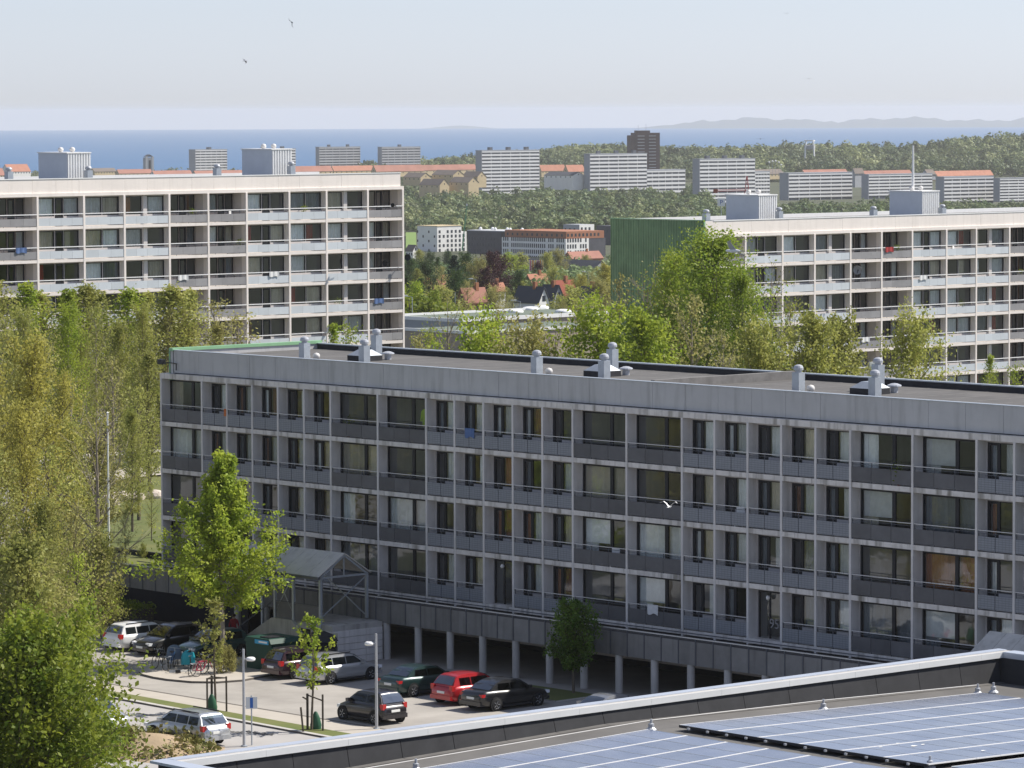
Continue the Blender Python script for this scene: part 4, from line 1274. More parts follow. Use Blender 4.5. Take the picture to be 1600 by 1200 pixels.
for i, (x, y, r) in enumerate([(150, 797, .5), (175, 790, .75), (189, 783, .8), (214, 781, .65), (243, 779, .7), (164, 786, .5)]):
    p = G(x, y, 2.4); o = ob('boulder', rock(i, r), None, (p.x, p.y, 2.4 + r * .3))
    tag(o, '%s pale boulder in the line on the lawn, counted from the right' % ORD[[5, 3, 2, 1, 0, 4][i]], 'boulder', 'boulders on the lawn')

# ------------------------------------------------------------------ the town beyond
mat('tower_white', (.74, .73, .72), .8, .04, .05)
mat('tower_dark', (.10, .11, .13), .5, .2, .3)
mat('tower_gable', (.34, .35, .38), .8, .06, .05)
mat('tower_grey', (.50, .50, .51), .8, .06, .05)
mat('tower_brown', (.065, .036, .040), .8, .1, .05)
mat('roof_red', (.33, .155, .115), .85, .15, .1)
mat('roof_orange', (.39, .175, .115), .85, .12, .3)
mat('roof_rust', (.30, .085, .055), .85, .15, .3)
mat('roof_slate', (.065, .068, .08), .75, .15, .3)
mat('roof_brown', (.17, .14, .12), .85, .12, .2)
mat('brick_yellow', (.54, .43, .26), .85, .08, .2)
mat('render_white', (.78, .76, .72), .85, .05, .3)
mat('render_grey', (.34, .35, .37), .85, .06, .3)
mat('brick_dark', (.075, .075, .088), .85, .2, .3)
mat('brick_orange', (.33, .14, .075), .85, .12, .2)
mat('window_dark', (.03, .035, .045), .3, .1, .5)
mat('moss_roof', (.135, .16, .125), .9, .15, .12)
mat('beige_wall', (.36, .30, .25), .85, .08, .4)
mat('red_steel', (.45, .05, .05), .5, .1, 1)
mat('green_paint', (.05, .2, .1), .5, .1, 1)
mat('sign_blue', (.03, .12, .40), .5, .05, 1)

def along(P, u, px):                                       # how far to go from P along u to reach photo column px
    d = P - EYE
    k = (px - 800) / F
    den = u.dot(right) - k * u.dot(fwd)
    return (k * d.dot(fwd) - d.dot(right)) / den
def vec(a): return Vector((math.cos(a), math.sin(a), 0))

def tower(label, xg, xl, xr, ytop, ybot, Y, floors, band='tower_white', wall='tower_dark', gable='tower_gable', rot=38, group='far towers', knobs=3, name='tower_block'):
    rz = rad(rot)
    P = at(xl, ytop, Y); zb = at(xl, ybot, Y).z - 6
    L = along(P, vec(rz), xr); D = max(6.0, along(P, vec(rz + math.pi / 2), xg)) if xg is not None else 12.0
    t = thing(name, label, 'building', (P.x, P.y, zb), rz, group)
    hh = P.z - zb; vis = P.z - at(xl, ybot, Y).z; fh = vis / floors
    part('wall', MB().box(.3, L - .3, .5, D - .3, 0, hh - .3), wall, t)
    part('gable_wall', MB().box(0, .3, 0, D, 0, hh), gable, t); part('gable_wall', MB().box(L - .3, L, 0, D, 0, hh), gable, t)
    me = MB().box(.3, L - .3, -.05, .55, 0, fh * .52).mesh('balcony_band', band)
    k = int(hh / fh)
    for i in range(k):
        ob('balcony_band', me, t, (0, 0, hh - fh * .52 - .1 - i * fh))
    part('roof', MB().box(-.2, L + .2, -.2, D + .2, hh - .1, hh + .4), gable, t)
    mk = MB().box(-1.6, 1.6, 2, D * .6, 0, 2.3).mesh('plant_room', 'tower_dark')
    for i in range(knobs):
        ob('plant_room', mk, t, (L * (i + .6) / (knobs + .2), 0, hh + .4))
    # faint divisions between the flats
    md = MB().box(-.15, .15, -.02, .5, 0, hh).mesh('partition', band)
    for i in range(1, 6):
        ob('partition', md, t, (L * i / 6, .12, 0))
    return t
T = tower
T('white banded tower block behind the left cream roof near the church', 295, 305, 355, 234, 268, 4500, 8, knobs=1)
T('white banded tower half hidden behind the second rooftop housing at left', 388, 396, 462, 233, 268, 4500, 8, knobs=2)
T('grey tower block against the sea, third from the left', 493, 498.5, 563, 230, 259, 4400, 7, 'tower_grey', knobs=2)
T('grey tower block against the sea, right above the red roofs', 590, 596.5, 657, 230, 259, 4400, 7, 'tower_grey', 'tower_dark', 'tower_gable', knobs=1)
T('tall white banded tower standing left of the other two in the middle', 743, 752.5, 843, 235.5, 306, 3300, 13)
T('tall white banded tower in front of the dark brown tower', 912.5, 921.5, 1011, 241, 318, 3200, 13)
T('tall white banded tower behind the right block rooftop housing', 1082, 1093, 1180, 249, 326, 3100, 13)
T('low white banded slab right of the middle tower', None, 1009, 1071, 266, 298, 3300, 5, group='far slab blocks', knobs=0)
T('short white banded slab just right of the third tower', None, 1176, 1203, 268.5, 296, 3200, 5, group='far slab blocks', knobs=0)
T('white banded slab under the wood, leftmost of the long four', 1218, 1232, 1332, 271, 300, 2900, 5, group='far slab blocks', knobs=0)
T('white banded slab under the wood behind the flag mast', 1346, 1357, 1457, 273, 298, 2900, 5, group='far slab blocks', knobs=0)
T('white banded slab under the wood right of the flag mast', 1462, 1475, 1553, 277, 306, 2800, 5, group='far slab blocks', knobs=0)
T('white banded slab cut by the right edge of the picture', 1554, 1562, 1650, 279, 302, 2800, 5, group='far slab blocks', knobs=0)
# the brown tower, stepped at the top
Y = 3900
P = at(994, 204, Y); zb = at(994, 268, Y).z - 8
L = along(P, vec(rad(20)), 1031); D = 14.0
t = thing('brown_tower', 'dark brown tower block with a stepped top rising above the sea line', 'building', (P.x, P.y, zb), rad(20))
hh = P.z - zb
part('wall', MB().box(0, L, 0, D, 0, hh - 2.2), 'tower_brown', t)
part('side_wing', MB().box(-4.6, 0, 1, D - 2, 0, hh - 4.5), 'tower_brown', t)
part('crown', MB().box(2, L * .62, 2, D - 4, hh - 2.2, hh).box(L * .1, L * .3, 1, D - 4, hh - 2.2, hh - .9), 'tower_brown', t)
me = MB().box(0, 7.0, -.25, .05, 0, .7).mesh('balcony_band', 'tower_gable')
for i in range(12):
    ob('balcony_band', me, t, (1.5, 0, hh - 5.5 - i * 3.0)); ob('balcony_band', me, t, (13.0, 0, hh - 5.5 - i * 3.0))
part('aerial', MB().tube((4, 5, hh), (4, 5, hh + 5), .15, n=5).tube((12, 5, hh), (12, 5, hh + 6), .15, n=5), 'tower_gable', t)

def house(fr, xl, xc, xr, yeave, yridge, ybot, Y, roofm, wallm, label, cat='house', group=None, name='house', gcol=None, chim=True, nwin=3):
    """corner of the house at column xc; frame A has its gable left and its front right, frame B the other way round"""
    rz = RA if fr == 'A' else RB
    ux, uy = vec(rz), vec(rz + math.pi / 2)
    P = at(xc, yeave, Y); zb = at(xc, ybot, Y).z - 1.5
    if fr == 'A':
        L = along(P, ux, xr); W = along(P, uy, xl); O = P
    else:
        L = -along(P, ux, xl); W = along(P, uy, xr); O = P - ux * L
    W = max(W, 2.0)
    t = thing(name, label, cat, (O.x, O.y, zb), rz, group)
    e = P.z - zb
    r = e + max(.8, (yeave - yridge) / F * Y)
    part('wall', MB().box(0, L, 0, W, 0, e), wallm, t)
    g = MB()
    for x in (0.02, L - .1):
        g._add([(x, 0, e), (x, W, e), (x, W / 2, r - .1), (x + .08, 0, e), (x + .08, W, e), (x + .08, W / 2, r - .1)], [(0, 2, 1), (3, 4, 5), (0, 3, 5, 2), (1, 2, 5, 4)], 0)
    part('gable', g, gcol or wallm, t)
    b = MB(); o = .25
    roofplane(b, -o, L + o, -o, e - .15, W / 2, r + .1, .2); roofplane(b, L + o, -o, W + o, e - .15, W / 2, r + .1, .2)
    rf = part('roof', b, roofm, t)
    if chim: part('chimney', MB().box(L * .6, L * .6 + .7, W / 2 - .35, W / 2 + .35, r - .5, r + 1.0), 'brick_orange', rf)
    mw = MB().box(0, .9, -.03, .02, 0, 1.1).mesh('window', 'window_dark')
    for i in range(nwin):
        if e > 2.5: ob('window', mw, t, (L * (i + .5) / nwin - .45, 0, e - 1.9))
    mg = MB().box(-.02, .03, 0, .8, 0, 1.1).mesh('window', 'window_dark')
    gx = -.0 if fr == 'A' else L
    ob('window', mg, t, (gx, W * .5 - .4, e + .1))
    return t
# red roofed terraces and yellow brick houses below the sea
def terraces(lst, label, group):
    for i, (xl, xc, xr, ye, yr, yb, Y, rm, wm) in enumerate(lst):
        house('A', xl, xc, xr, ye, yr, yb, Y, rm, wm, label % ORD[i], 'house', group, 'terrace_house', chim=False, nwin=8)
terraces([(-30, -20, 8, 274, 263, 280, 3600, 'roof_red', 'brick_yellow'), (2, 14, 48, 268, 257, 280, 3700, 'roof_orange', 'render_white'), (140, 148, 182, 268, 263, 276, 3900, 'roof_brown', 'brick_yellow'),
          (180, 186, 238, 271, 265, 276, 3800, 'roof_red', 'brick_yellow'), (235, 241, 300, 272, 267, 276, 3700, 'roof_red', 'render_white'), (300, 306, 380, 272, 267, 278, 3700, 'roof_red', 'brick_yellow')],
         '%s red or brown roofed terrace from the left, behind the left cream roof', 'terraces behind the left cream roof')
terraces([(452, 460, 520, 268, 260, 274, 3650, 'roof_red', 'brick_yellow'), (515, 522, 585, 267, 259.5, 274, 3700, 'roof_orange', 'brick_yellow'), (580, 588, 662, 268, 258.5, 274, 3650, 'roof_red', 'brick_yellow'),
          (655, 662, 745, 266, 258, 272, 3750, 'roof_red', 'brick_yellow')],
         '%s long red roof from the left in the row under the grey towers', 'red roofs under the grey towers')
terraces([(840, 846, 884, 267, 258, 274, 3600, 'roof_orange', 'brick_yellow'), (880, 888, 914, 268, 258, 275, 3500, 'roof_orange', 'brick_yellow')],
         '%s orange roof from the left between the two middle towers', 'orange roofs between the middle towers')
terraces([(1170, 1182, 1225, 272, 265, 278, 3500, 'roof_brown', 'brick_yellow'), (1250, 1258, 1325, 271, 265.5, 278, 3450, 'roof_red', 'brick_yellow'), (1330, 1336, 1350, 271, 263, 290, 3300, 'roof_brown', 'render_grey'),
          (1345, 1352, 1425, 273, 267, 279, 3400, 'roof_red', 'brick_yellow'), (1440, 1450, 1462, 272, 265, 278, 3300, 'roof_brown', 'render_grey'), (1455, 1465, 1552, 275, 267.5, 280, 3400, 'roof_orange', 'brick_yellow')],
         '%s roof from the left in the row behind the right hand slabs', 'roofs behind the right hand slabs')
for i, (xl, xc, xr, ye, yr, yb) in enumerate([(630, 657, 674, 277, 270, 287), (675, 708, 725, 273, 266, 284), (655, 687, 702, 289, 280, 306), (702, 732, 748, 285, 277, 306), (722, 746, 760, 276, 268, 290)]):
    house('B', xl, xc, xr, ye, yr, yb, 3150 - 90 * (i in (2, 3)), 'roof_brown', 'brick_yellow', '%s yellow brick house from the left among those left of the first middle tower' % ORD[i], 'house', 'yellow brick houses', 'brick_house', chim=False, nwin=4)
# pale office and its neighbours between the middle towers
house('B', 850, 895, 913, 274, 269, 294, 3200, 'roof_slate', 'render_white', 'white gabled block between the two middle towers', 'building', None, 'gabled_block', chim=False, nwin=6)
# church tower
P = at(232, 268, 4000)
t = thing('church_tower', 'slim grey church tower rising before the sea', 'church', (P.x, P.y, P.z - 6), rad(25))
part('wall', MB().box(-4, 4, -4, 4, 0, 19.5), 'render_grey', t)
part('corner', MB().box(2.2, 4.1, -4.1, -2.2, 0, 20.6).box(-4.1, -2.2, -4.1, -2.2, 0, 20.6), 'tower_grey', t)
part('roof', MB().prism([(-3.9, 20.3), (3.9, 20.3), (0, 22.6)], -3.9, 3.9), 'roof_slate', t)
part('belfry_opening', MB().box(-1, 1, -4.15, -4.0, 8, 17), 'window_dark', t)
# water tower on legs
P = at(1265, 250, 4200)
t = thing('water_tower', 'white steel water tower on splayed legs in front of the wood', 'water tower', (P.x, P.y, P.z - 5), .3)
for i in range(4):
    a = i * math.pi / 2 + .4
    part('leg', MB().tube((7.5 * math.cos(a), 7.5 * math.sin(a), 0), (5 * math.cos(a), 5 * math.sin(a), 25), .8, n=6), 'white_metal', t)
part('tank', MB().lathe([(0, 14), (5.6, 16), (5.9, 20), (0, 20.5)], 14), 'tower_gable', t)
part('ring', MB().lathe([(4.6, 24), (5.6, 24), (5.6, 25.3), (4.6, 25.3), (4.6, 24)], 14), 'white_metal', t)
# floodlights in an arc
P = at(1207, 268, 3500)
t = thing('floodlight_mast', 'arc of five white floodlights above the trees right of the third tower', 'floodlight', (P.x, P.y, P.z - 4), 0)
for i, (x, y) in enumerate([(1202, 253.5), (1207, 252), (1212, 251.5), (1217, 253.5), (1220.5, 257.5)]):
    q = at(x, y, 3500) - P
    part('lamp', MB().lathe([(0, -.8), (.8, -.4), (.8, .4), (0, .8)], 8, (q.x, q.y, q.z + 4)), 'white_metal', t)
    part('pole', MB().tube((q.x, q.y + .5, 0), (q.x, q.y + .5, q.z + 4), .12, n=5), 'tower_gable', t)
# the pale block with small windows and the long white and orange building
def windows(t, face, x0, dx, n, z0, dz, m, w, h, skip=None, d=0.0):
    me = (MB().box(0, w, -.06, .03, 0, h) if face == 'x' else MB().box(-.03, .06, 0, w, 0, h)).mesh('window', 'window_dark')
    for i in range(n):
        for j in range(m):
            if skip and skip(i, j): continue
            ob('window', me, t, (x0 + i * dx, d, z0 + j * dz) if face == 'x' else (d, x0 + i * dx, z0 + j * dz))
Y = 2000
P = at(683, 354, Y); zb = at(683, 404, Y).z - 2
t = thing('apartment_house', 'white six storey block with small windows beside the green field', 'building', (P.x, P.y, zb), RA)
L, D, hh = along(P, vec(RA), 721), along(P, vec(RA + math.pi / 2), 652), P.z - zb
part('wall', MB().box(0, L, 0, D, 0, hh), 'render_white', t)
L2 = along(P, vec(RA), 731)
part('wing', MB().box(L + .8, L2, 1, D - 3, 0, hh - 2.8).box(L, L + .8, 2, D - 4, 0, hh - 1), 'render_white', t)
part('roof_edge', MB().box(-.2, L + .2, -.2, D + .2, hh, hh + .35), 'brick_yellow', t)
windows(t, 'x', 1.0, 2.6, 6, 3, 2.25, 6, 1.2, 1.4, lambda i, j: i == 1 and j % 2)
windows(t, 'y', 1.5, 4.2, 4, 3, 2.25, 6, 1.0, 1.2, lambda i, j: (i + j) % 2)
windows(t, 'x', L + 1.6, 1.9, 1, 3, 2.25, 5, 1.3, 1.6, d=.96)
Y = 1900
P = at(884, 373.5, Y); zb = at(884, 412, Y).z - 2
ux, uy = vec(RB), vec(RB + math.pi / 2)
L, D, hh = -along(P, ux, 784), along(P, uy, 920), P.z - zb
O = P - ux * L
t = thing('office_building', 'long white building with rows of tall windows and an orange top storey', 'building', (O.x, O.y, zb), RB)
part('wall', MB().box(0, L, 0, D, 0, hh), 'render_white', t)
part('top_storey', MB().box(1.5, L - .3, .6, D + 10, hh, hh + 3.4), 'brick_orange', t)
part('rear_wing', MB().box(L - 12, L - .4, D, D + 11, 0, hh), 'brick_dark', t)
windows(t, 'x', 1.0, 1.42, 30, 3.2, 2.85, 4, .8, 1.9, lambda i, j: i in (3, 21, 25))
windows(t, 'y', .9, 1.62, 8, 3.2, 2.85, 4, .9, 1.9, lambda i, j: (i * 3 + j) % 7 == 0, d=L)
windows(t, 'y', 1.2, 2.4, 9, hh + 1, 1, 1, 1.1, 1.4, d=L - .3)
windows(t, 'x', 3, 3.4, 12, hh + 1, 1, 1, 1.1, 1.2, d=.6)
P = at(783, 362, 1960); zb = at(783, 408, 1960).z - 2
L = -along(P, ux, 730); O = P - ux * L; hh = P.z - zb
t = thing('brick_office', 'dark grey brick building left of the long white one', 'building', (O.x, O.y, zb), RB)
part('wall', MB().box(0, L, 0, 16, 0, hh), 'brick_dark', t)
part('roof_edge', MB().box(-.1, L + 20, -.1, 16, hh, hh + .4), 'tower_grey', t)
part('rear_wall', MB().box(L, L + 20, 1, 16, 0, hh), 'brick_dark', t)
windows(t, 'x', 1.2, 2.0, 10, 3, 2.9, 4, 1.1, 1.5, lambda i, j: (i * 5 + j * 3) % 4 == 0)
mk = MB().lathe([(.7, 0), (.8, .8), (.4, 1.3), (0, 1.4)], 8).mesh('roof_vent', 'white_metal')
for i in range(6): ob('roof_vent', mk, t, (4 + i * 5.3, 5 + (i % 2) * 3, hh + .4))
for (xl, xc, xr, yt, Yb, wm, lab, nm) in [(880, 905, 928, 351, 2050, 'render_grey', 'small grey and white roof house above the orange storey', 'roof_house'), (932, 956, 985, 353, 2100, 'brick_dark', 'dark office block at the edge of the green gable', 'brick_office')]:
    P = at(xc, yt, Yb); zb = P.z - 16; L, D = -along(P, ux, xl), along(P, uy, xr); O = P - ux * L
    t = thing(nm, lab, 'building', (O.x, O.y, zb), RB)
    part('wall', MB().box(0, L, 0, D, 0, 16), wm, t)
    part('end_wall', MB().box(L, L + .2, 0, D, 0, 16), 'render_white' if wm == 'render_grey' else wm, t)
    windows(t, 'y', 1.0, 2.6, max(1, int(D / 2.7)), 13, 1, 1, 1.2, 1.6, d=L + .2)
    windows(t, 'x', 1.2, 3.2, max(1, int(L / 3.4)), 12.6, 1, 1, 1.1, 1.5)
# low hall with grey roof and pale gable, houses with red, orange and slate roofs
house('B', 800, 925, 954, 424, 408, 445, 1300, 'roof_slate', 'render_grey', 'long low grey hall with a pale framed gable beside the green gable', 'hall', None, 'low_hall', chim=False, nwin=9)
part('gable_frame', MB().bar((0, 0, 0), (0, .1, .1), .1, .1), 'white_metal', bpy.data.objects['low_hall'])
house('A', 880, 894, 942, 404, 394, 412, 1500, 'roof_red', 'brick_orange', 'hipped orange roofed house in front of the white building', 'house', 'small houses')
house('A', 715, 727, 762, 472, 451, 492, 760, 'roof_red', 'brick_orange', 'house with a weathered pink tiled roof left of the slate roof', 'house', 'small houses')
house('A', 755, 762, 790, 455, 443, 475, 900, 'roof_orange', 'render_white', 'house with a plain orange roof behind the weathered pink roof', 'house', 'small houses')
house('B', 803, 842, 858, 472, 449, 488, 800, 'roof_slate', 'render_white', 'house with a slate roof and a bright white gable', 'house', 'small houses', nwin=0)
house('B', 843, 866, 880, 466, 446, 482, 860, 'roof_slate', 'render_grey', 'slate roofed house right behind the white gable', 'house', 'small houses')
house('A', 820, 830, 857, 441, 429, 460, 1000, 'roof_orange', 'brick_orange', 'steep orange roofed house above the slate roof', 'house', 'small houses')
house('A', 858, 868, 900, 463, 439, 480, 900, 'roof_rust', 'brick_orange', 'house with a deep rust red roof right of the slate roofs', 'house', 'small houses')
house('B', 898, 922, 945, 474, 449, 492, 760, 'roof_slate', 'render_white', 'white house half hidden by the lime tree beside the green gable', 'house', 'small houses')
house('A', 655, 661, 677, 455, 441, 470, 900, 'roof_rust', 'brick_orange', 'small rust roofed house among the trees near the left cream block', 'house', 'small houses')
house('A', 684, 688, 698, 452, 437, 470, 930, 'roof_orange', 'brick_orange', 'narrow orange house peeping out between the dark trees', 'house', 'small houses')
house('B', 634, 645, 654, 392, 383, 404, 1700, 'roof_brown', 'render_white', 'small house with a pale gable below the green field', 'house', 'small houses', chim=False)
# flat roofed school-like building behind the trees
Y = 470
P = at(722, 499, Y); ux, uy = vec(RA), vec(RA + math.pi / 2)
L, D = along(P, ux, 950), along(P, uy, 625)
t = thing('flat_roofed_building', 'low flat roofed building with mossy roof and white edges between the cream blocks', 'building', (P.x, P.y, 0), RA)
part('wall', MB().box(0, L, 0, D, -3, P.z - .3), 'beige_wall', t)
part('side_wall', MB().box(-.15, 0, 0, D, -3, P.z - .3), 'render_grey', t)  # grey sheet: this side's shade is put into its colour
part('roof', MB().box(0, L, 0, D, P.z - .3, P.z), 'moss_roof', t)
part('roof_edge', MB().box(-.1, L, -.2, .1, P.z - .3, P.z + .12).box(-.1, L, D - .1, D + .2, P.z - .3, P.z + .25).box(-.2, .05, .1, D - .1, P.z - .35, P.z + .05), 'white_metal', t)
for i, (x, y) in enumerate([(805, 488), (828, 484), (845, 482), (880, 488)]):
    q = G(x, y, P.z) - P
    part('roof_dome', MB().lathe([(1.0, 0), (1.0, .15), (.8, .3), (.4, .38), (0, .4)], 12, (q.x * math.cos(RA) + q.y * math.sin(RA), -q.x * math.sin(RA) + q.y * math.cos(RA), P.z)), 'white_metal', t, smooth=True)
P2 = at(728, 519, 452); L2 = along(P2, ux, 960); D2 = min(along(P2, uy, 630), 14)
t2 = thing('flat_roofed_annex', 'lower flat roofed annex with white edges in front of the mossy roof', 'building', (P2.x, P2.y, 0), RA)
part('wall', MB().box(0, L2, 0, D2, -3, P2.z - .25), 'beige_wall', t2)
part('roof', MB().box(0, L2, 0, D2, P2.z - .25, P2.z), 'moss_roof', t2)
part('roof_edge', MB().box(-.1, L2, -.15, .1, P2.z - .2, P2.z + .12).box(-.15, .05, .1, D2, P2.z - .2, P2.z + .12), 'white_metal', t2)
# sports field, sign, lattice crane, slim crane, flags
fp = [at(634, 363, 2300), at(650, 363, 2300), at(651, 395, 1950), at(634, 395, 1950)]
mat('field', (.16, .24, .06), .95, .1, .05)
b = MB().poly([(q.x, q.y, q.z) for q in fp[::-1]])
struct('field', b.mesh('field', 'field'), 'pale green field beside the end of the left cream block')
P = at(1167, 303, 1500)
t = thing('lattice_crane', 'red lattice crane mast with a jib behind the right rooftop housing', 'crane', (P.x, P.y, P.z), 0)
b = MB()
for sx_ in (-1, 1):
    b.tube((sx_ * 1.6, 0, -8), (sx_ * .15, 0, 6.4), .13, n=5)
for i in range(6):
    z0 = -4 + i * 1.7; w0 = 1.6 - 1.45 * (z0 + 8) / 14.4; w1 = 1.6 - 1.45 * (z0 + 9.7) / 14.4
    b.tube((-w0, 0, z0), (w1, 0, z0 + 1.7), .09, n=4); b.tube((w0, 0, z0), (-w1, 0, z0 + 1.7), .09, n=4)
part('mast', b, 'red_steel', t)
part('jib', MB().tube((0, 0, 1.2), (-11.3, 0, 1.0), .16, n=5).tube((0, 0, 1.8), (-11.3, 0, 1.4), .1, n=5), 'red_steel', t)
part('counterweight', MB().box(-12.2, -10.6, -.5, .5, .4, 1.8), 'roof_rust', t)
P = at(1127, 316, 1500)
t = thing('parking_sign', 'blue and white board with the letter P beside the rooftop housing', 'sign', (P.x, P.y, P.z), 0)
part('board', MB().box(-1.4, 1.4, 0, .15, -1.4, 1.4), 'white_metal', t)
letters('P', 2.3, t, (0, -.03, -.8), 'sign_blue', name='lettering')
part('pole', MB().tube((0, .3, -14), (0, .3, 1), .12, n=6), 'galv', t)
P, Q = at(722, 368, 1700), at(729.5, 320, 1700)
t = thing('mobile_crane', 'slim dark green crane boom leaning up behind the white block', 'crane', P, 0)
part('boom', MB().tube((0, 0, -6), Q - P, .28, .16, 6), 'green_paint', t)
part('tip', MB().box((Q - P).x - .3, (Q - P).x + .3, -.3, .3, (Q - P).z - .4, (Q - P).z + .4), 'white_metal', t)
FL = ['flag_pink', 'flag_orange', 'flag_yellow', 'flag_pink', 'flag_orange', 'flag_yellow']
mat('flag_pink', (.55, .18, .25), .8, .1, 2); mat('flag_orange', (.60, .28, .08), .8, .1, 2); mat('flag_yellow', (.60, .45, .15), .8, .1, 2)
for i, x in enumerate([827.5, 831, 835, 839, 843, 846.5]):
    P = at(x, 432, 1150)
    t = thing('flag_pole', '%s pole from the left in the group of coloured flags' % ORD[i], 'flag', (P.x, P.y, P.z - 1), 0, 'coloured flags in the middle')
    part('pole', MB().tube((0, 0, 0), (0, 0, 5.6), .05, n=5), 'white_metal', t)
    b = MB(); prev = None
    for k in range(6):
        c = ((k * .09, .06 * math.sin(k * 1.3), 2.6), (k * .09, .06 * math.sin(k * 1.3), 5.5))
        if prev: b.quad(prev[0], c[0], c[1], prev[1])
        prev = c
    part('cloth', b, FL[i], t)
# street lamps of the middle distance
me_lp = MB().tube((0, 0, 0), (0, 0, 7), .07, .05, 6).bar((0, 0, 7), (-.9, 0, 7.15), .08, .08, 0).box(-1.5, -.6, -.18, .18, 7.08, 7.28, 1).mesh('street_lamp', ['galv', 'white_metal'])
for i, (x, y, Y) in enumerate([(644, 463, 560), (738, 404, 1150), (744, 436, 800), (711, 455, 700), (813, 470, 640), (919, 425, 1000), (879, 425, 1000), (801, 412, 1200)]):
    p = at(x, y, Y)
    o = ob('street_lamp', me_lp, None, (p.x, p.y, p.z - 7.1)); tag(o, '%s pale street lamp among the small houses, counted from the left' % ORD[[0, 3, 4, 1, 6, 7, 2, 5][i] if i < 8 else i], 'street lamp', 'street lamps among the houses')

# ------------------------------------------------------------------ trees of the middle distance, one by one, and the far woods
mg = random.Random(33)
MT = [(640, 405, 1000, 'round1', 'leaf_dark'), (652, 418, 800, 'tall1', 'leaf_mid'), (668, 410, 900, 'round2', 'leaf_dark'), (682, 400, 950, 'tall2', 'leaf_dark'), (690, 418, 820, 'light1', 'leaf_olive'),
      (709, 396, 900, 'conifer', 'leaf_conifer'), (728, 398, 950, 'round1', 'leaf_dark'), (745, 408, 920, 'round2', 'leaf_olive'), (768, 396, 930, 'round1', 'leaf_purple'), (785, 402, 935, 'round2', 'leaf_purple'),
      (760, 420, 860, 'round1', 'leaf_purple'), (645, 448, 700, 'bush1', 'leaf_lime'), (672, 462, 620, 'bush1', 'leaf_green'), (700, 455, 640, 'bush1', 'leaf_mid'), (650, 465, 600, 'bush2', 'leaf_green'),
      (730, 440, 760, 'light1', 'leaf_olive'), (772, 452, 700, 'round2', 'leaf_olive'), (790, 450, 720, 'light1', 'leaf_mid'), (812, 425, 900, 'round1', 'leaf_dark'), (818, 440, 820, 'light1', 'leaf_mid'),
      (862, 420, 1000, 'round2', 'leaf_mid'), (880, 428, 950, 'light1', 'leaf_mid'), (855, 396, 1250, 'round1', 'leaf_mid'), (875, 393, 1300, 'round2', 'leaf_olive'), (905, 432, 850, 'round2', 'leaf_ochre'),
      (925, 425, 880, 'light1', 'leaf_olive'), (945, 415, 900, 'round1', 'leaf_ochre'), (940, 440, 760, 'round2', 'leaf_olive'), (900, 452, 720, 'bush1', 'leaf_mid'), (915, 400, 1350, 'round1', 'leaf_olive'),
      (655, 392, 1450, 'round1', 'leaf_mid'), (675, 396, 1400, 'round2', 'leaf_dark'), (700, 394, 1420, 'round1', 'leaf_dark'), (635, 430, 820, 'conifer', 'leaf_dark'), (656, 432, 760, 'conifer', 'leaf_dark'),
      (800, 400, 1250, 'bush1', 'leaf_lime'), (815, 400, 1280, 'bush1', 'leaf_mid'), (840, 412, 1120, 'round1', 'leaf_purple'), (715, 425, 790, 'round1', 'leaf_dark'), (880, 470, 640, 'light1', 'leaf_olive'),
      (800, 462, 640, 'light2', 'leaf_olive'), (925, 470, 620, 'bare', 'blossom')]
for i, (x, yt, Y, kind, lm) in enumerate(sorted(MT)):
    q = at(x, yt, Y)
    zb = min(gz(q.x, Y), q.z - (4 if kind.startswith('bush') else 6))
    look = {'leaf_dark': 'dark green', 'leaf_mid': 'fresh green', 'leaf_olive': 'olive', 'leaf_conifer': 'blackish', 'leaf_purple': 'purple', 'leaf_lime': 'lime', 'leaf_green': 'bright green', 'leaf_ochre': 'ochre', 'blossom': 'white blossoming'}[lm]
    kd = 'bush' if kind.startswith('bush') else 'conifer' if kind == 'conifer' else 'tree'
    n = sum(1 for j, r_ in enumerate(sorted(MT)) if j < i and r_[4] == lm and (r_[3][:4] == kind[:4] or (kd == 'tree' and not r_[3].startswith('bush') and r_[3] != 'conifer')))
    tree(kind, (q.x, q.y, zb), q.z - zb, lm, '%s %s %s from the left among the small houses' % (ORD[min(19, n)], look, kd), 'trees among the small houses', 1.15 if kd == 'tree' else 1.3, cat='shrub' if kd == 'bush' else 'tree')

def wood(name, label, sampler, n, nq, size, R, lm, seed):
    rs = np.random.RandomState(seed)
    VV = []
    for i in range(n):
        x, y, z, r, h = sampler(rs)
        # a crown is a handful of rounded boughs
        nb_ = 5
        c = rs.normal(size=(nb_, 3)) * np.array([r * .42, r * .42, h * .14]); c[:, 2] += h * .55; c[0] = (0, 0, h * .66)
        k = rs.randint(0, nb_, nq)
        d = rs.normal(size=(nq, 3)); d[:, 2] += .35; d /= np.linalg.norm(d, axis=1)[:, None]
        P = c[k] + d * np.array([r * .56, r * .56, h * .30]) * rs.uniform(.85, 1.05, (nq, 1)) + np.array([x, y, z])
        nrm = d + rs.normal(scale=.28, size=(nq, 3)); nrm /= np.linalg.norm(nrm, axis=1)[:, None]
        a = rs.normal(size=(nq, 3)); a -= nrm * np.sum(a * nrm, 1)[:, None]; a /= np.linalg.norm(a, axis=1)[:, None]
        b_ = np.cross(nrm, a); s = size * rs.uniform(.6, 1.3, (nq, 1))
        V = np.stack([P - a * s * .5, P + b_ * s * .5, P + a * s * .5, P - b_ * s * .5], 1)
        VV.append(V.reshape(-1, 3))
    V = np.concatenate(VV)
    o = ob(name, mesh_np(name, V, np.arange(len(V)).reshape(-1, 4), [lm]))
    tag(o, label, None, None, 'stuff')
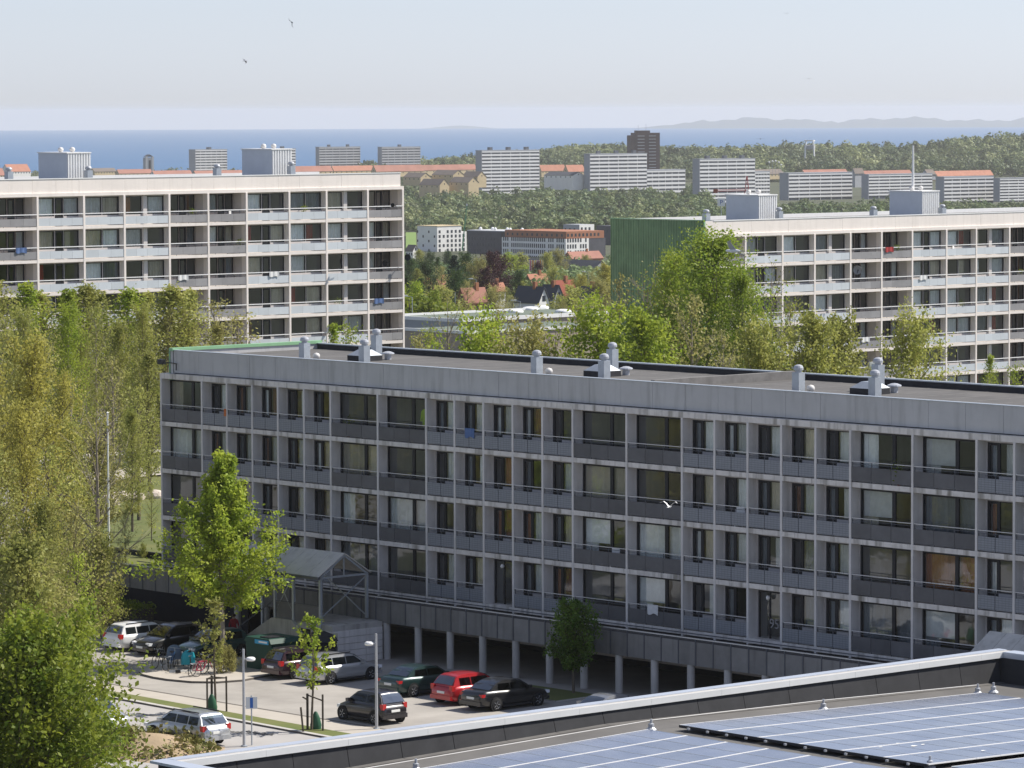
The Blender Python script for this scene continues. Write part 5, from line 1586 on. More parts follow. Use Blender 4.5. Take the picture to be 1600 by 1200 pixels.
def samp(u0, u1, y0, y1, r0_, r1_, h0, h1, keep=None):
    def f(rs):
        for _ in range(20):
            u = rs.uniform(u0, u1); y = y0 * (y1 / y0) ** rs.uniform(); x = (u - 800) / F * y
            if keep is None or keep(u, y): break
        return x, y, gz(x, y) - 1, rs.uniform(r0_, r1_), rs.uniform(h0, h1)
    return f
leafmat('leaf_wood', (.095, .145, .07), (.235, .265, .115), .3, .028)
leafmat('leaf_belt', (.075, .13, .055), (.21, .255, .095), .3, .05)
leafmat('leaf_wood_pale', (.17, .215, .09), (.31, .325, .145), .3, .03)
leafmat('leaf_wood_deep', (.07, .10, .05), (.15, .17, .08), .3, .03)
wood('far_wood', 'wooded ridge in front of the sea on the right', samp(560, 1720, 3950, 5050, 5, 13, 10, 21), 1750, 110, 2.8, 7, 'leaf_wood', 1)
wood('far_wood', 'paler fresh green trees scattered through the wooded ridge', samp(560, 1720, 3950, 5050, 6, 14, 11, 22, lambda u, y: math.sin(u * .03 + y * .004) > .1), 520, 120, 2.8, 7, 'leaf_wood_pale', 11)
wood('far_wood', 'deep green trees scattered through the wooded ridge', samp(560, 1720, 3950, 5050, 5, 10, 12, 23, lambda u, y: math.sin(u * .05 - y * .006) > .5), 260, 120, 2.6, 7, 'leaf_wood_deep', 12)
FREE = lambda u, y: not (u < 700 and y < 2350)
wood('tree_belt', 'broad belt of green trees at the foot of the middle towers', samp(600, 1110, 2150, 3180, 4.5, 8.5, 8, 14, FREE), 650, 170, 1.7, 6, 'leaf_belt', 2)
wood('tree_belt', 'pale green trees mixed into the belt below the middle towers', samp(600, 1110, 2150, 3180, 4, 9, 8, 15, FREE), 170, 170, 1.7, 6, 'leaf_wood_pale', 13)
wood('tree_belt', 'dark trees mixed into the belt below the middle towers', samp(600, 1110, 2150, 3180, 3.5, 7, 9, 16, FREE), 120, 170, 1.6, 6, 'leaf_wood_deep', 14)
wood('tree_belt', 'belt of green trees below the long white slabs on the right', samp(1060, 1700, 1900, 2740, 4.5, 8, 7, 12), 700, 140, 1.8, 6, 'leaf_belt', 3)
wood('tree_belt', 'trees close before the long white slabs on the right', samp(1180, 1700, 2560, 2790, 4, 7, 7, 12), 260, 130, 1.8, 6, 'leaf_wood', 15)
wood('tree_belt', 'green trees standing between the middle tower blocks', samp(620, 1110, 3150, 3600, 4, 6, 8, 12, lambda u, y: not (740 < u < 850 and y < 3420 or 905 < u < 1075 and y < 3400)), 330, 90, 1.7, 6, 'leaf_wood', 4)
wood('garden_trees', 'mass of garden trees around the small houses', samp(600, 985, 980, 1850, 3, 5, 5, 8, lambda u, y: not (640 < u < 960 and y > 1500)), 420, 130, 1.0, 6, 'leaf_belt', 5)
wood('coast_trees', 'trees and gardens along the shore behind the left cream roof', samp(-60, 760, 3800, 5400, 4, 7, 7, 11), 500, 50, 2.2, 6, 'leaf_wood', 6)

# ------------------------------------------------------------------ cars
def paint(name, col, metallic=.35, rough=.32):
    mat(name, col, rough, .03, 2, metallic=metallic, spec=.5, coat=.8)
    return name
mat('tyre', (.018, .018, .019), .85, .1, 3)
mat('rim', (.55, .56, .58), .35, .05, 3, metallic=.6)
mat('plastic_dark', (.025, .025, .027), .6, .1, 3)
mat('lamp_red', (.45, .02, .02), .25, .05, 2, spec=.6)
mat('lamp_clear', (.75, .77, .80), .15, .03, 2, spec=.7)
mat('plate', (.78, .78, .74), .5, .03, 2)
mat('seat_cloth', (.05, .05, .055), .9, .1, 3)
def ring(sec, x):
    return [(x, y, z) for y, z in sec]
KIND = {
    # rear x, front x, body stations (x, bottom, top, half width); cabin: rear base, rear top, front top, front base, roof height
    'hatch': dict(st=[(-2.02, .42, .62, .66), (-1.98, .30, .86, .76), (-1.75, .22, .98, .84), (-1.2, .19, .98, .87), (0, .18, .96, .88), (.85, .18, .95, .87), (1.3, .19, .88, .86), (1.75, .22, .76, .80), (1.98, .28, .64, .70), (2.05, .38, .54, .58)],
                  cab=(-1.9, -1.5, .25, 1.05, 1.46), win=((-1.42, -.72), (-.66, .72)), wb=(-1.28, 1.28)),
    'wagon': dict(st=[(-2.32, .42, .66, .68), (-2.27, .30, .92, .78), (-2.0, .22, 1.0, .85), (-1.3, .19, .99, .88), (0, .18, .97, .89), (.95, .18, .95, .88), (1.5, .19, .87, .86), (1.95, .22, .76, .80), (2.2, .28, .64, .70), (2.3, .38, .54, .58)],
                  cab=(-2.2, -1.85, .3, 1.15, 1.46), win=((-1.85, -1.15), (-1.08, -.25), (-.19, .85)), wb=(-1.33, 1.38)),
    'sedan': dict(st=[(-2.26, .42, .70, .66), (-2.2, .30, .94, .78), (-1.9, .22, 1.0, .84), (-1.25, .19, 1.0, .87), (0, .18, .95, .88), (.95, .18, .93, .87), (1.5, .19, .86, .85), (1.95, .22, .75, .80), (2.2, .28, .63, .70), (2.28, .38, .53, .58)],
                  cab=(-1.72, -1.02, .28, 1.08, 1.40), win=((-1.2, -.38), (-.32, .78)), wb=(-1.34, 1.36)),
    'mini': dict(st=[(-1.78, .42, .62, .62), (-1.74, .30, .88, .72), (-1.5, .22, .98, .79), (-1.0, .19, .98, .82), (0, .18, .96, .82), (.75, .18, .95, .81), (1.15, .19, .88, .79), (1.5, .22, .76, .73), (1.7, .28, .64, .62), (1.76, .38, .54, .5)],
                 cab=(-1.68, -1.32, .2, 1.0, 1.48), win=((-1.2, -.5), (-.44, .72)), wb=(-1.16, 1.16)),
}
def car_meshes(kind):
    K = KIND[kind]; out = {}
    b = MB(); secs = []
    for (x, zb, zt, w) in K['st']:
        secs.append([(-w * .82, zb), (-w * .97, zb + .10), (-w, zb + (zt - zb) * .45), (-w * .985, zb + (zt - zb) * .74), (-w * .93, zt - .03), (-w * .78, zt),
                     (w * .78, zt), (w * .93, zt - .03), (w * .985, zb + (zt - zb) * .74), (w, zb + (zt - zb) * .45), (w * .97, zb + .10), (w * .82, zb)])
    n = 12
    for (x, *_), s in zip(K['st'], secs): b.v += ring(s, x)
    m = len(secs)
    b.f = [(i * n + j, i * n + (j + 1) % n, (i + 1) * n + (j + 1) % n, (i + 1) * n + j) for i in range(m - 1) for j in range(n)]
    b.f += [tuple(range(n - 1, -1, -1)), tuple((m - 1) * n + j for j in range(n))]
    b.m = [0] * len(b.f)
    me = b.mesh('body', 'plastic_dark', True)
    out['body'] = me
    xr0, xr1, xf1, xf0, hr = K['cab']
    W = max(s[3] for s in K['st'])
    zb_r = 0.95; wb_, wr = W * .90, W * .70
    pts_b = [(xr0, .94), (xf0, .93)]
    # cabin shell: roof with rounded edge and pillars
    c = MB()
    prof = [(xr0, .93), (xr0 + (xr1 - xr0) * .55, .93 + (hr - .93) * .62), (xr1, hr - .05), (xr1 + .18, hr), ((xr1 + xf1) / 2, hr + .025), (xf1 - .15, hr), (xf1 + .03, hr - .06), (xf1 + (xf0 - xf1) * .5, .93 + (hr - .93) * .5), (xf0, .92)]
    cs = []
    for (x, z) in prof:
        t = (z - .93) / (hr - .93); w = wb_ + (wr - wb_) * max(0, min(1, t))
        cs.append([(x, -wb_ if t < .05 else -w, z), (x, -w * .86, z + .03 * t), (x, 0, z + .05 * t), (x, w * .86, z + .03 * t), (x, w if t > .05 else wb_, z)])
    for r_ in cs: c.v += r_
    for i in range(len(cs) - 1):
        for j in range(4): c.f.append((i * 5 + j, (i + 1) * 5 + j, (i + 1) * 5 + j + 1, i * 5 + j + 1))
    # sides
    L_ = [i * 5 for i in range(len(cs))]; R_ = [i * 5 + 4 for i in range(len(cs))]
    c.f.append(tuple(L_)); c.f.append(tuple(R_[::-1]))
    c.m = [0] * len(c.f)
    out['cabin'] = c.mesh('cabin', 'plastic_dark', False)
    def sidepane(x0, x1, sgn):
        q = []
        for (x, z) in ((x0, .985), (x1, .985), (x1, hr - .11), (x0, hr - .11)):
            if z > 1:   # follow the slope of pillars
                lo, hi = xr0 + (xr1 - xr0) * ((z - .93) / (hr - .93)) + .10, xf0 + (xf1 - xf0) * ((z - .93) / (hr - .93)) - .09
            else:
                lo, hi = xr0 + .16, xf0 - .16
            x = min(max(x, lo), hi)
            t = (z - .93) / (hr - .93)
            q.append((x, sgn * (wb_ + (wr - wb_) * t + .012), z))
        return MB().quad(*(q if sgn < 0 else q[::-1])).mesh('side_window', 'glass_car')
    out['sides'] = [sidepane(a, b_, s) for (a, b_) in K['win'] for s in (-1, 1)]
    def endpane(x0, z0, x1, z1, off, name):
        t0, t1 = (z0 - .93) / (hr - .93), (z1 - .93) / (hr - .93)
        w0, w1 = (wb_ + (wr - wb_) * t0) * .90, (wb_ + (wr - wb_) * t1) * .90
        bb = MB(); q = [(x0 + off, -w0, z0 + .02), (x0 + off * 1.3, 0, z0 + .03), (x0 + off, w0, z0 + .02), (x1 + off, w1, z1 + .03), (x1 + off * 1.3, 0, z1 + .06), (x1 + off, -w1, z1 + .03)]
        bb._add(q, [(0, 1, 4, 5), (1, 2, 3, 4)] if off < 0 else [(1, 0, 5, 4), (2, 1, 4, 3)], 0)
        return bb.mesh(name, 'glass_car')
    def lerp(a, b_, t): return a + (b_ - a) * t
    rl = (xr0, .93), (xr0 + (xr1 - xr0) * .55, .93 + (hr - .93) * .62), (xr1, hr - .05)
    out['rear'] = endpane(lerp(rl[0][0], rl[1][0], .25), lerp(.93, rl[1][1], .25), lerp(rl[1][0], rl[2][0], .75), lerp(rl[1][1], rl[2][1], .75), -.035, 'rear_window')
    out['front'] = endpane(lerp(xf0, xf1, .10), lerp(.93, hr, .10), lerp(xf0, xf1, .86), lerp(.93, hr, .86), .03, 'windscreen')
    xb, xe = K['st'][0][0], K['st'][-1][0]
    tall = kind in ('hatch', 'wagon', 'mini')
    zt0, zt1 = (.72, .86) if not tall else (.74, 1.0)
    out['tail'] = tuple(MB().box(xb + .03, xb + .26, min(q * W * .66, q * W * .915), max(q * W * .66, q * W * .915), zt0, zt1).mesh('tail_lamp', 'lamp_red') for q in (1, -1))
    out['head'] = (MB().box(xe - .34, xe - .06, W * .50, W * .86, .56, .70).mesh('headlamp', 'lamp_clear'), MB().box(xe - .34, xe - .06, -W * .86, -W * .50, .56, .70).mesh('headlamp', 'lamp_clear'))
    out['plate'] = MB().box(xb - .03, xb + .01, -.26, .26, .60, .71).mesh('number_plate', 'plate')
    out['plate2'] = MB().box(xe - .01, xe + .03, -.26, .26, .40, .51).mesh('number_plate', 'plate')
    out['bumper'] = MB().box(xb - .05, xb + .35, -W * .86, W * .86, .30, .50).mesh('rear_bumper', 'plastic_dark')
    out['bumper2'] = MB().box(xe - .4, xe + .02, -W * .76, W * .76, .24, .40).mesh('front_bumper', 'plastic_dark')
    out['mirror'] = [MB().box(xf0 - .42, xf0 - .22, s * wb_ + (0 if s > 0 else -.2), s * wb_ + (.2 if s > 0 else 0), .96, 1.1).mesh('mirror', 'plastic_dark') for s in (-1, 1)]
    out['sill'] = MB().box(K['wb'][0] + .4, K['wb'][1] - .4, -W - .006, W + .006, .17, .27).mesh('sill', 'plastic_dark')
    out['line'] = MB().box(K['wb'][0] + .2, K['wb'][1] - .5, -W * .995 - .012, W * .995 + .012, .585, .60).mesh('trim', 'plastic_dark')
    out['arch'] = MB().lathe([(.0, -.012), (.375, -.012), (.375, .012), (0, .012)], 20, axis='y').mesh('wheel_arch', 'tyre')
    ty = MB().lathe([(.20, -.1), (.29, -.105), (.315, -.07), (.32, 0), (.315, .07), (.29, .105), (.20, .1)], 20, axis='y')
    out['tyre'] = ty.mesh('tyre', 'tyre', True)
    rm = MB().lathe([(0, -.085), (.06, -.09), (.07, -.075)], 12, axis='y')
    rm.lathe([(.165, -.07), (.205, -.098), (.215, -.06)], 20, axis='y')
    for k in range(5):
        a = k * 2 * math.pi / 5
        rm.bar((.05 * math.cos(a), -.082, .05 * math.sin(a)), (.19 * math.cos(a), -.085, .19 * math.sin(a)), .055, .02)
    rm.lathe([(.0, -.05), (.2, -.05)], 16, axis='y', m=1)
    out['rim'] = rm.mesh('rim', ['rim', 'plastic_dark'])
    out['W'], out['wb'] = W, K['wb']
    if kind == 'wagon':
        out['roofrail'] = [MB().bar((xr1 + .15, s * wr * .92, hr + .07), (xf1 - .1, s * wr * .92, hr + .08), .04, .05).mesh('roof_rail', 'plastic_dark') for s in (-1, 1)]
    return out
CM = {k: car_meshes(k) for k in KIND}
def car(kind, paint_m, pos, rz, label, group=None, scale=1.0, dark_bumper=False):
    c = CM[kind]
    t = thing('parked_car', label, 'car', pos, rz, group)
    t.scale = (scale,) * 3
    bd = onobj(ob('body', c['body'], t), paint_m)
    onobj(ob('cabin', c['cabin'], t), paint_m)
    for s in c['sides']: ob('side_window', s, t)
    ob('rear_window', c['rear'], t); ob('windscreen', c['front'], t)
    for s in c['tail']: ob('tail_lamp', s, t)
    for s in c['head']: ob('headlamp', s, t)
    ob('number_plate', c['plate'], t); ob('number_plate', c['plate2'], t)
    for nm, k in (('rear_bumper', 'bumper'), ('front_bumper', 'bumper2'), ('trim', 'line')):
        o = ob(nm, c[k], t)
        if not dark_bumper: onobj(o, paint_m)
    ob('sill', c['sill'], t)
    for s in c['mirror']: onobj(ob('mirror', s, t), paint_m)
    for s in c.get('roofrail', []): ob('roof_rail', s, t)
    for x in c['wb']:
        for s in (-1, 1):
            ob('wheel_arch', c['arch'], t, (x, s * (c['W'] - .005), .33))
            w = ob('wheel', c['tyre'], t, (x, s * (c['W'] - .085), .32), 0 if s < 0 else math.pi)
            ob('rim', c['rim'], w)
    return t
for nm, col, mtl in (('paint_white', (.80, .80, .80), 0), ('paint_black', (.010, .010, .011), .1), ('paint_burgundy', (.035, .012, .018), .3), ('paint_silver', (.50, .51, .52), .6), ('paint_green', (.012, .040, .038), .3),
                     ('paint_red', (.42, .012, .018), .2), ('paint_grey', (.30, .31, .33), .5), ('paint_teal', (.012, .055, .055), .3), ('paint_blueblack', (.012, .010, .014), .2)):
    paint(nm, col, mtl)
# cars nosed in towards the block: local heading = inward; rear right wheel contact known in block axes
HIN, HOUT, HLEFT, HRIGHT = RB + math.pi / 2, RB - math.pi / 2, RB + math.pi, RB
def by_rear_right(kind, x, y):                             # heading inward, right side towards +x
    c = CM[kind]; return B(x - c['W'] + .02, y - c['wb'][0])
grp = 'cars parked before the walkway'
car('wagon', 'paint_white', by_rear_right('wagon', 13.12, -11.85), HIN, 'white estate car by the hedge', grp)
car('hatch', 'paint_black', B(14.75, -10.6), HOUT, 'black hatchback facing out between the white car and the bicycles', grp, 1.05)
car('hatch', 'paint_teal', B(18.0, -10.2), HOUT, 'dark teal car behind the bicycles and the young tree', grp, 1.02)
car('wagon', 'paint_burgundy', by_rear_right('wagon', 27.86, -12.38), HIN, 'dark burgundy estate car next to the green container', grp)
car('wagon', 'paint_silver', by_rear_right('wagon', 30.75, -12.35), HIN, 'silver estate car half in the shadow of the block', grp)
car('sedan', 'paint_green', by_rear_right('sedan', 37.2, -12.2), HIN, 'dark green saloon car left of the red car', grp, 1.04)
car('hatch', 'paint_red', by_rear_right('hatch', 41.2, -12.35), HIN, 'red hatchback between the green and the black saloon', grp, 1.02)
car('sedan', 'paint_black', by_rear_right('sedan', 43.8, -12.45), HIN, 'black saloon car right of the red hatchback', grp, 1.03)
car('mini', 'paint_blueblack', B(41.9, -19.0), HLEFT, 'small black hatchback parked across the lane by the lamp post', grp, 1.03)
car('wagon', 'paint_silver', B(40.9, -29.6), HLEFT, 'silver estate car with roof rails on the road below the path', None, 1.03)
car('hatch', 'paint_silver', B(34.4, -30.3), HRIGHT, 'pale silver car half hidden by the corner bush', None)
p = G(935, 1090, 1.2)
car('sedan', 'paint_grey', B(50.5, -11.5), HOUT, 'grey car mostly hidden behind the solar roof edge', grp)

# ------------------------------------------------------------------ bicycles
def bike_meshes():
    o = {}
    wv = MB(); n = 20
    for k in range(n):
        a, c = 2 * math.pi * k / n, 2 * math.pi * (k + 1) / n
        wv.tube((.34 * math.cos(a), 0, .34 * math.sin(a)), (.34 * math.cos(c), 0, .34 * math.sin(c)), .02, n=5, cap=False)
    for k in range(8):
        a = 2 * math.pi * k / 8
        wv.tube((0, 0, 0), (.33 * math.cos(a), 0, .33 * math.sin(a)), .004, n=3, cap=False, m=1)
    o['wheel'] = wv.mesh('wheel', ['tyre', 'galv_light'])
    f = MB(); A, Bq, C_, D_ = (-.52, 0, .34), (-.12, 0, .30), (-.25, 0, .82), (.38, 0, .86)
    for p_, q_ in ((A, Bq), (Bq, C_), (C_, A), (Bq, D_), ((-.22, 0, .74), (.36, 0, .80)), (D_, (.54, 0, .34))):
        f.tube(p_, q_, .022, n=6)
    o['frame'] = f.mesh('frame', 'frame_dark')
    o['bar'] = MB().tube((.38, 0, .86), (.36, 0, 1.05), .016, n=6).tube((.30, -.28, 1.06), (.36, 0, 1.05), .014, n=6).tube((.30, .28, 1.06), (.36, 0, 1.05), .014, n=6).mesh('handlebar', 'galv')
    o['saddle'] = MB().box(-.42, -.14, -.08, .08, .90, .96).tube((-.25, 0, .8), (-.27, 0, .9), .016, n=6).mesh('saddle', 'plastic_dark')
    o['crank'] = MB().lathe([(.0, -.01), (.09, -.01), (.09, .01), (0, .01)], 12, (-.12, 0, .30), axis='y').mesh('chainwheel', 'galv')
    o['rack'] = MB().box(-.75, -.35, -.07, .07, .70, .72).mesh('carrier', 'galv')
    return o
BM = bike_meshes()
def bike(loc, rz, col, label, lean=0.1, flat_=False):
    t = thing('bicycle', label, 'bicycle', loc, rz, 'bicycles on the gravel island')
    t.rotation_euler = (math.pi / 2 * .96 if flat_ else lean, 0, rz)
    for x in (-.52, .54): ob('wheel', BM['wheel'], t, (x, 0, .34))
    onobj(ob('frame', BM['frame'], t), col)
    for k, nm in (('bar', 'handlebar'), ('saddle', 'saddle'), ('crank', 'chainwheel'), ('rack', 'carrier')): ob(nm, BM[k], t)
    return t
mat('bike_red', (.30, .02, .05), .4, .05, 2); mat('bike_white', (.7, .7, .68), .4, .05, 2); mat('bike_blue', (.05, .12, .25), .4, .05, 2); mat('tarp_teal', (.02, .30, .38), .5, .1, 3); mat('tarp_blue', (.12, .17, .24), .6, .1, 3)
q = .115
bike(G(250, 1046, q), 2.2, 'frame_dark', 'upright black bicycle at the left end of the island')
bike(G(286, 1049, q) + Vector((0, 0, .06)), .1, 'bike_white', 'white bicycle lying flat on the gravel', flat_=True)
bike(G(308, 1055, q), 1.0, 'bike_red', 'red bicycle near the stem of the young tree', .25)
bike(G(320, 1056, q), .7, 'bike_red', 'dark red bicycle leaning right of the other red one', -.2)
bike(G(268, 1044, q), 1.4, 'bike_blue', 'blue bicycle behind the lying white one', .1)
bike(G(300, 1043, q), 1.6, 'frame_dark', 'black bicycle behind the teal covered one', -.1)
p = G(294, 1044, q)
b = MB(); b.lathe([(.46, .25), (.44, .7), (.36, .98), (.15, 1.12), (0, 1.14)], 9)
o = ob('bicycle_cover', b.mesh('bicycle_cover', 'tarp_teal'), None, (p.x, p.y, p.z), .4, (.9, .5, .85)); tag(o, 'turquoise cover thrown over a bicycle on the island', 'cover')
p = G(272, 1040, q)
b = MB(); b.lathe([(.5, .35), (.47, .7), (.38, .95), (.2, 1.05), (0, 1.08)], 9)
o = ob('bicycle_cover', b.mesh('bicycle_cover', 'tarp_blue'), None, (p.x, p.y, p.z), 1.1, (1.2, .7, 1.05)); tag(o, 'grey blue cover over a bicycle left of the turquoise one', 'cover')
p = G(262, 1036, q)
t = thing('bicycle_rack', 'black metal bicycle stand behind the bicycles', 'bicycle rack', p, RB)
for k in range(5):
    part('hoop', MB().tube((k * .9, 0, 0), (k * .9, 0, .8), .03, n=6).tube((k * .9 + .5, 0, 0), (k * .9 + .5, 0, .8), .03, n=6).tube((k * .9, 0, .8), (k * .9 + .5, 0, .8), .03, n=6), 'frame_dark', t)
# shrubs on the island
for i, (x, y, h_) in enumerate([(345, 1052, 1.6), (362, 1050, 1.4)]):
    p = G(x, y, .1); tree('bush2', p, h_, 'leaf_olive', ['low olive shrub on the island beside the red bicycles', 'low olive shrub at the foot of the maple'][i], 'shrubs on the island', .55, cat='shrub')

# ------------------------------------------------------------------ containers, lamps, sign, stakes
mat('bin_green', (.012, .055, .038), .5, .1, 2); mat('bin_dark', (.018, .018, .022), .5, .1, 2); mat('sticker', (.05, .35, .60), .5, .05, 2)
p = B(24.2, -11.0)
t = thing('recycling_container', 'large dark green recycling container beside the burgundy car', 'container', p, RB)
part('body', MB().prism([(-1.0, .1), (1.0, .1), (1.08, 1.55), (-1.08, 1.55)], -.95, .95), 'bin_green', t)
part('lid', MB().prism([(-1.15, 1.55), (1.15, 1.55), (1.0, 1.80), (-1.0, 1.80)], -1.02, 1.02), 'bin_green', t)
part('slot', MB().box(-.05, .7, -.8, .2, 1.80, 1.86), 'bin_dark', t)
part('sticker', MB().box(-.2, .95, -1.045, -1.02, 1.50, 1.72), 'sticker', t)
part('lettering_band', MB().box(.15, .85, -1.052, -1.045, 1.57, 1.66), 'white_metal', t)
for sx_ in (-.8, .8): part('foot', MB().box(sx_ - .15, sx_ + .15, -.8, .8, 0, .1), 'bin_dark', t)
p = B(25.4, -8.9)
t = thing('waste_container', 'black waste container with a domed lid behind the burgundy car', 'container', p, RB)
part('body', MB().prism([(-.85, .1), (.85, .1), (.95, 1.5), (-.95, 1.5)], -.6, .6), 'bin_dark', t)
part('lid', MB().prism([(-1, 1.5), (1, 1.5), (.75, 1.78), (-.2, 1.95), (-.8, 1.7)], -.65, .65), 'plastic_dark', t)
for sx_ in (-.7, .7): part('castor', MB().lathe([(0, -.04), (.09, -.04), (.09, .04), (0, .04)], 10, (sx_, .4, .09), axis='y'), 'tyre', t)

def lamp(base, top, label, side):
    t = thing('lamp_post', label, 'lamp post', base, 0, 'lamp posts by the car park')
    h_ = top - base.z
    part('pole', MB().tube((0, 0, 0), (0, 0, h_), .075, .055, 10), 'galv_light', t)
    part('base_plate', MB().lathe([(.16, 0), (.16, .04), (.08, .06)], 10), 'galv', t)
    hd_ = part('lamp_head', MB().lathe([(0, -.08), (.19, -.08), (.22, -.03), (.22, .04), (.15, .09), (0, .10)], 14, (side * .34, 0, h_ - .48)), 'white_metal', t, smooth=True)
    part('arm', MB().bar((0, 0, h_ - .48), (side * .2, 0, h_ - .48), .05, .05), 'galv_light', t)
p = G(381.5, 1166); lamp(p, at(380, 1014, p.y).z, 'grey lamp post with a round head to the right, near the road sign', 1)
p = G(588.5, 1139); lamp(p, at(588, 990, p.y).z, 'grey lamp post with a head to the left, before the small black car', -1)
p = G(393.5, 1164)
t = thing('road_sign', 'blue and white square road sign seen edge lit beside the lamp post', 'sign', p, RB + .9)
part('pole', MB().tube((0, 0, 0), (0, 0, 2.35), .035, n=8), 'galv', t)
part('panel', MB().box(-.27, .27, -.03, -.01, 1.72, 2.28), 'panel_blue', t)
part('symbol', MB().box(-.07, .07, -.036, -.03, 1.76, 2.24), 'sign_blue', t)
def stakes(px, py, label, broken):
    p_ = G(px, py, .06)
    t = thing('tree_stakes', label, 'tree stakes', p_, .5, 'tree stakes on the verge')
    part('stake', MB().bar((.5, -.2, 0), (.5, -.2, 1.75), .07, .07), 'stake', t)
    part('stake', MB().bar((-.5, -.1, 0), (-.5 - (.12 if broken else 0), -.1, 1.72 if not broken else 1.2), .07, .07), 'stake', t)
    part('stake', MB().bar((0, .45, 0), (0, .45, 1.75), .09, .09), 'stake', t)
    for a_, b_ in (((.5, -.2), (-.5, -.1)), ((-.5, -.1), (0, .45)), ((0, .45), (.5, -.2))):
        if broken and a_ == (.5, -.2): continue
        part('crosspiece', MB().bar((a_[0], a_[1], 1.68), (b_[0], b_[1], 1.68 if not broken else 1.45), .07, .05), 'stake', t)
    return t
stakes(337, 1112, 'three dark stakes joined on top around the left young tree', False)
stakes(487, 1142, 'dark stakes with a broken leaning post around the right young tree', True)
mat('water_bag', (.03, .10, .055), .45, .15, 4)
for i, (x, y) in enumerate([(331, 1111), (493.5, 1139)]):
    p = G(x, y, .06)
    o = ob('watering_bag', MB().lathe([(.26, 0), (.28, .2), (.2, .55), (.08, .82), (.05, .85)], 10).mesh('watering_bag', 'water_bag', True), None, p, 0, (1, .7, 1))
    tag(o, ['green watering bag at the foot of the left young tree', 'green watering bag at the foot of the right young tree'][i], 'bag', 'watering bags')
# pale poles in the left grove
for i, (x, yt, yb, z) in enumerate([(168, 645, 845, 2.4), (200, 690, 720, 2.4), (66, 700, 850, 0)]):
    p = at(x, yt, 255 if i != 1 else 320)
    o = ob('pole', MB().tube((0, 0, 0), (0, 0, p.z - z), .07, .045, 8).lathe([(0, -.05), (.09, 0), (0, .08)], 8, (0, 0, p.z - z)).mesh('pole', 'white_metal'), None, (p.x, p.y, z))
    tag(o, ['tall pale pole standing on the lawn left of the near block', 'short pale pole beyond the lawn path', 'pale pole among the trees near the left edge'][i], 'pole', 'pale poles')
# satellite dishes on the cream blocks
def dish(loc, rz, r, col, label):
    t = thing('satellite_dish', label, 'satellite dish', loc, rz, 'satellite dishes')
    part('reflector', MB().lathe([(0, 0), (r * .5, .03), (r * .85, .1), (r, .16), (r * .99, .17), (r * .83, .12), (r * .5, .05), (0, .02)], 16, axis='y'), col, t, smooth=True)
    part('arm', MB().bar((0, 0, -r * .8), (0, r * .9, 0), .04, .04).box(-.05, .05, r * .85, r, -.06, .06).bar((0, 0, 0), (0, -.4, -.1), .05, .05), 'frame_dark', t)
p = at(636, 402, 375.5)
dish(p, rad(200), .3, 'frame_dark', 'black dish on the outer corner of the left cream block')
p = at(603, 411, 371.5); dish(p, rad(150), .28, 'frame_dark', 'black dish inside the end balcony of the left cream block')
p = at(615, 320.5, 371.8); dish(p, rad(150), .2, 'frame_dark', 'small black dish at the top end balcony of the left cream block')
p = at(1339, 422, 385); dish(p, rad(190), .42, 'panel_grey', 'grey dish on a second row balcony of the right cream block')
p = at(1592, 590, 400); dish(p, rad(190), .45, 'frame_dark', 'dark dish low at the right edge of the right cream block')
p = at(1366, 571, 345)
t = thing('floodlight', 'white square floodlight on an arm above the near roof', 'floodlight', p, .4)
part('housing', MB().box(-.45, .45, -.1, .1, -.3, .3), 'white_metal', t); part('lens', MB().box(-.25, .25, -.12, -.1, -.16, .16), 'galv', t)
part('arm', MB().bar((-.4, .1, -.05), (-1.9, .2, -.1), .06, .06).tube((-1.9, .2, -.1), (-1.9, .2, -8), .07, n=6), 'galv_light', t)

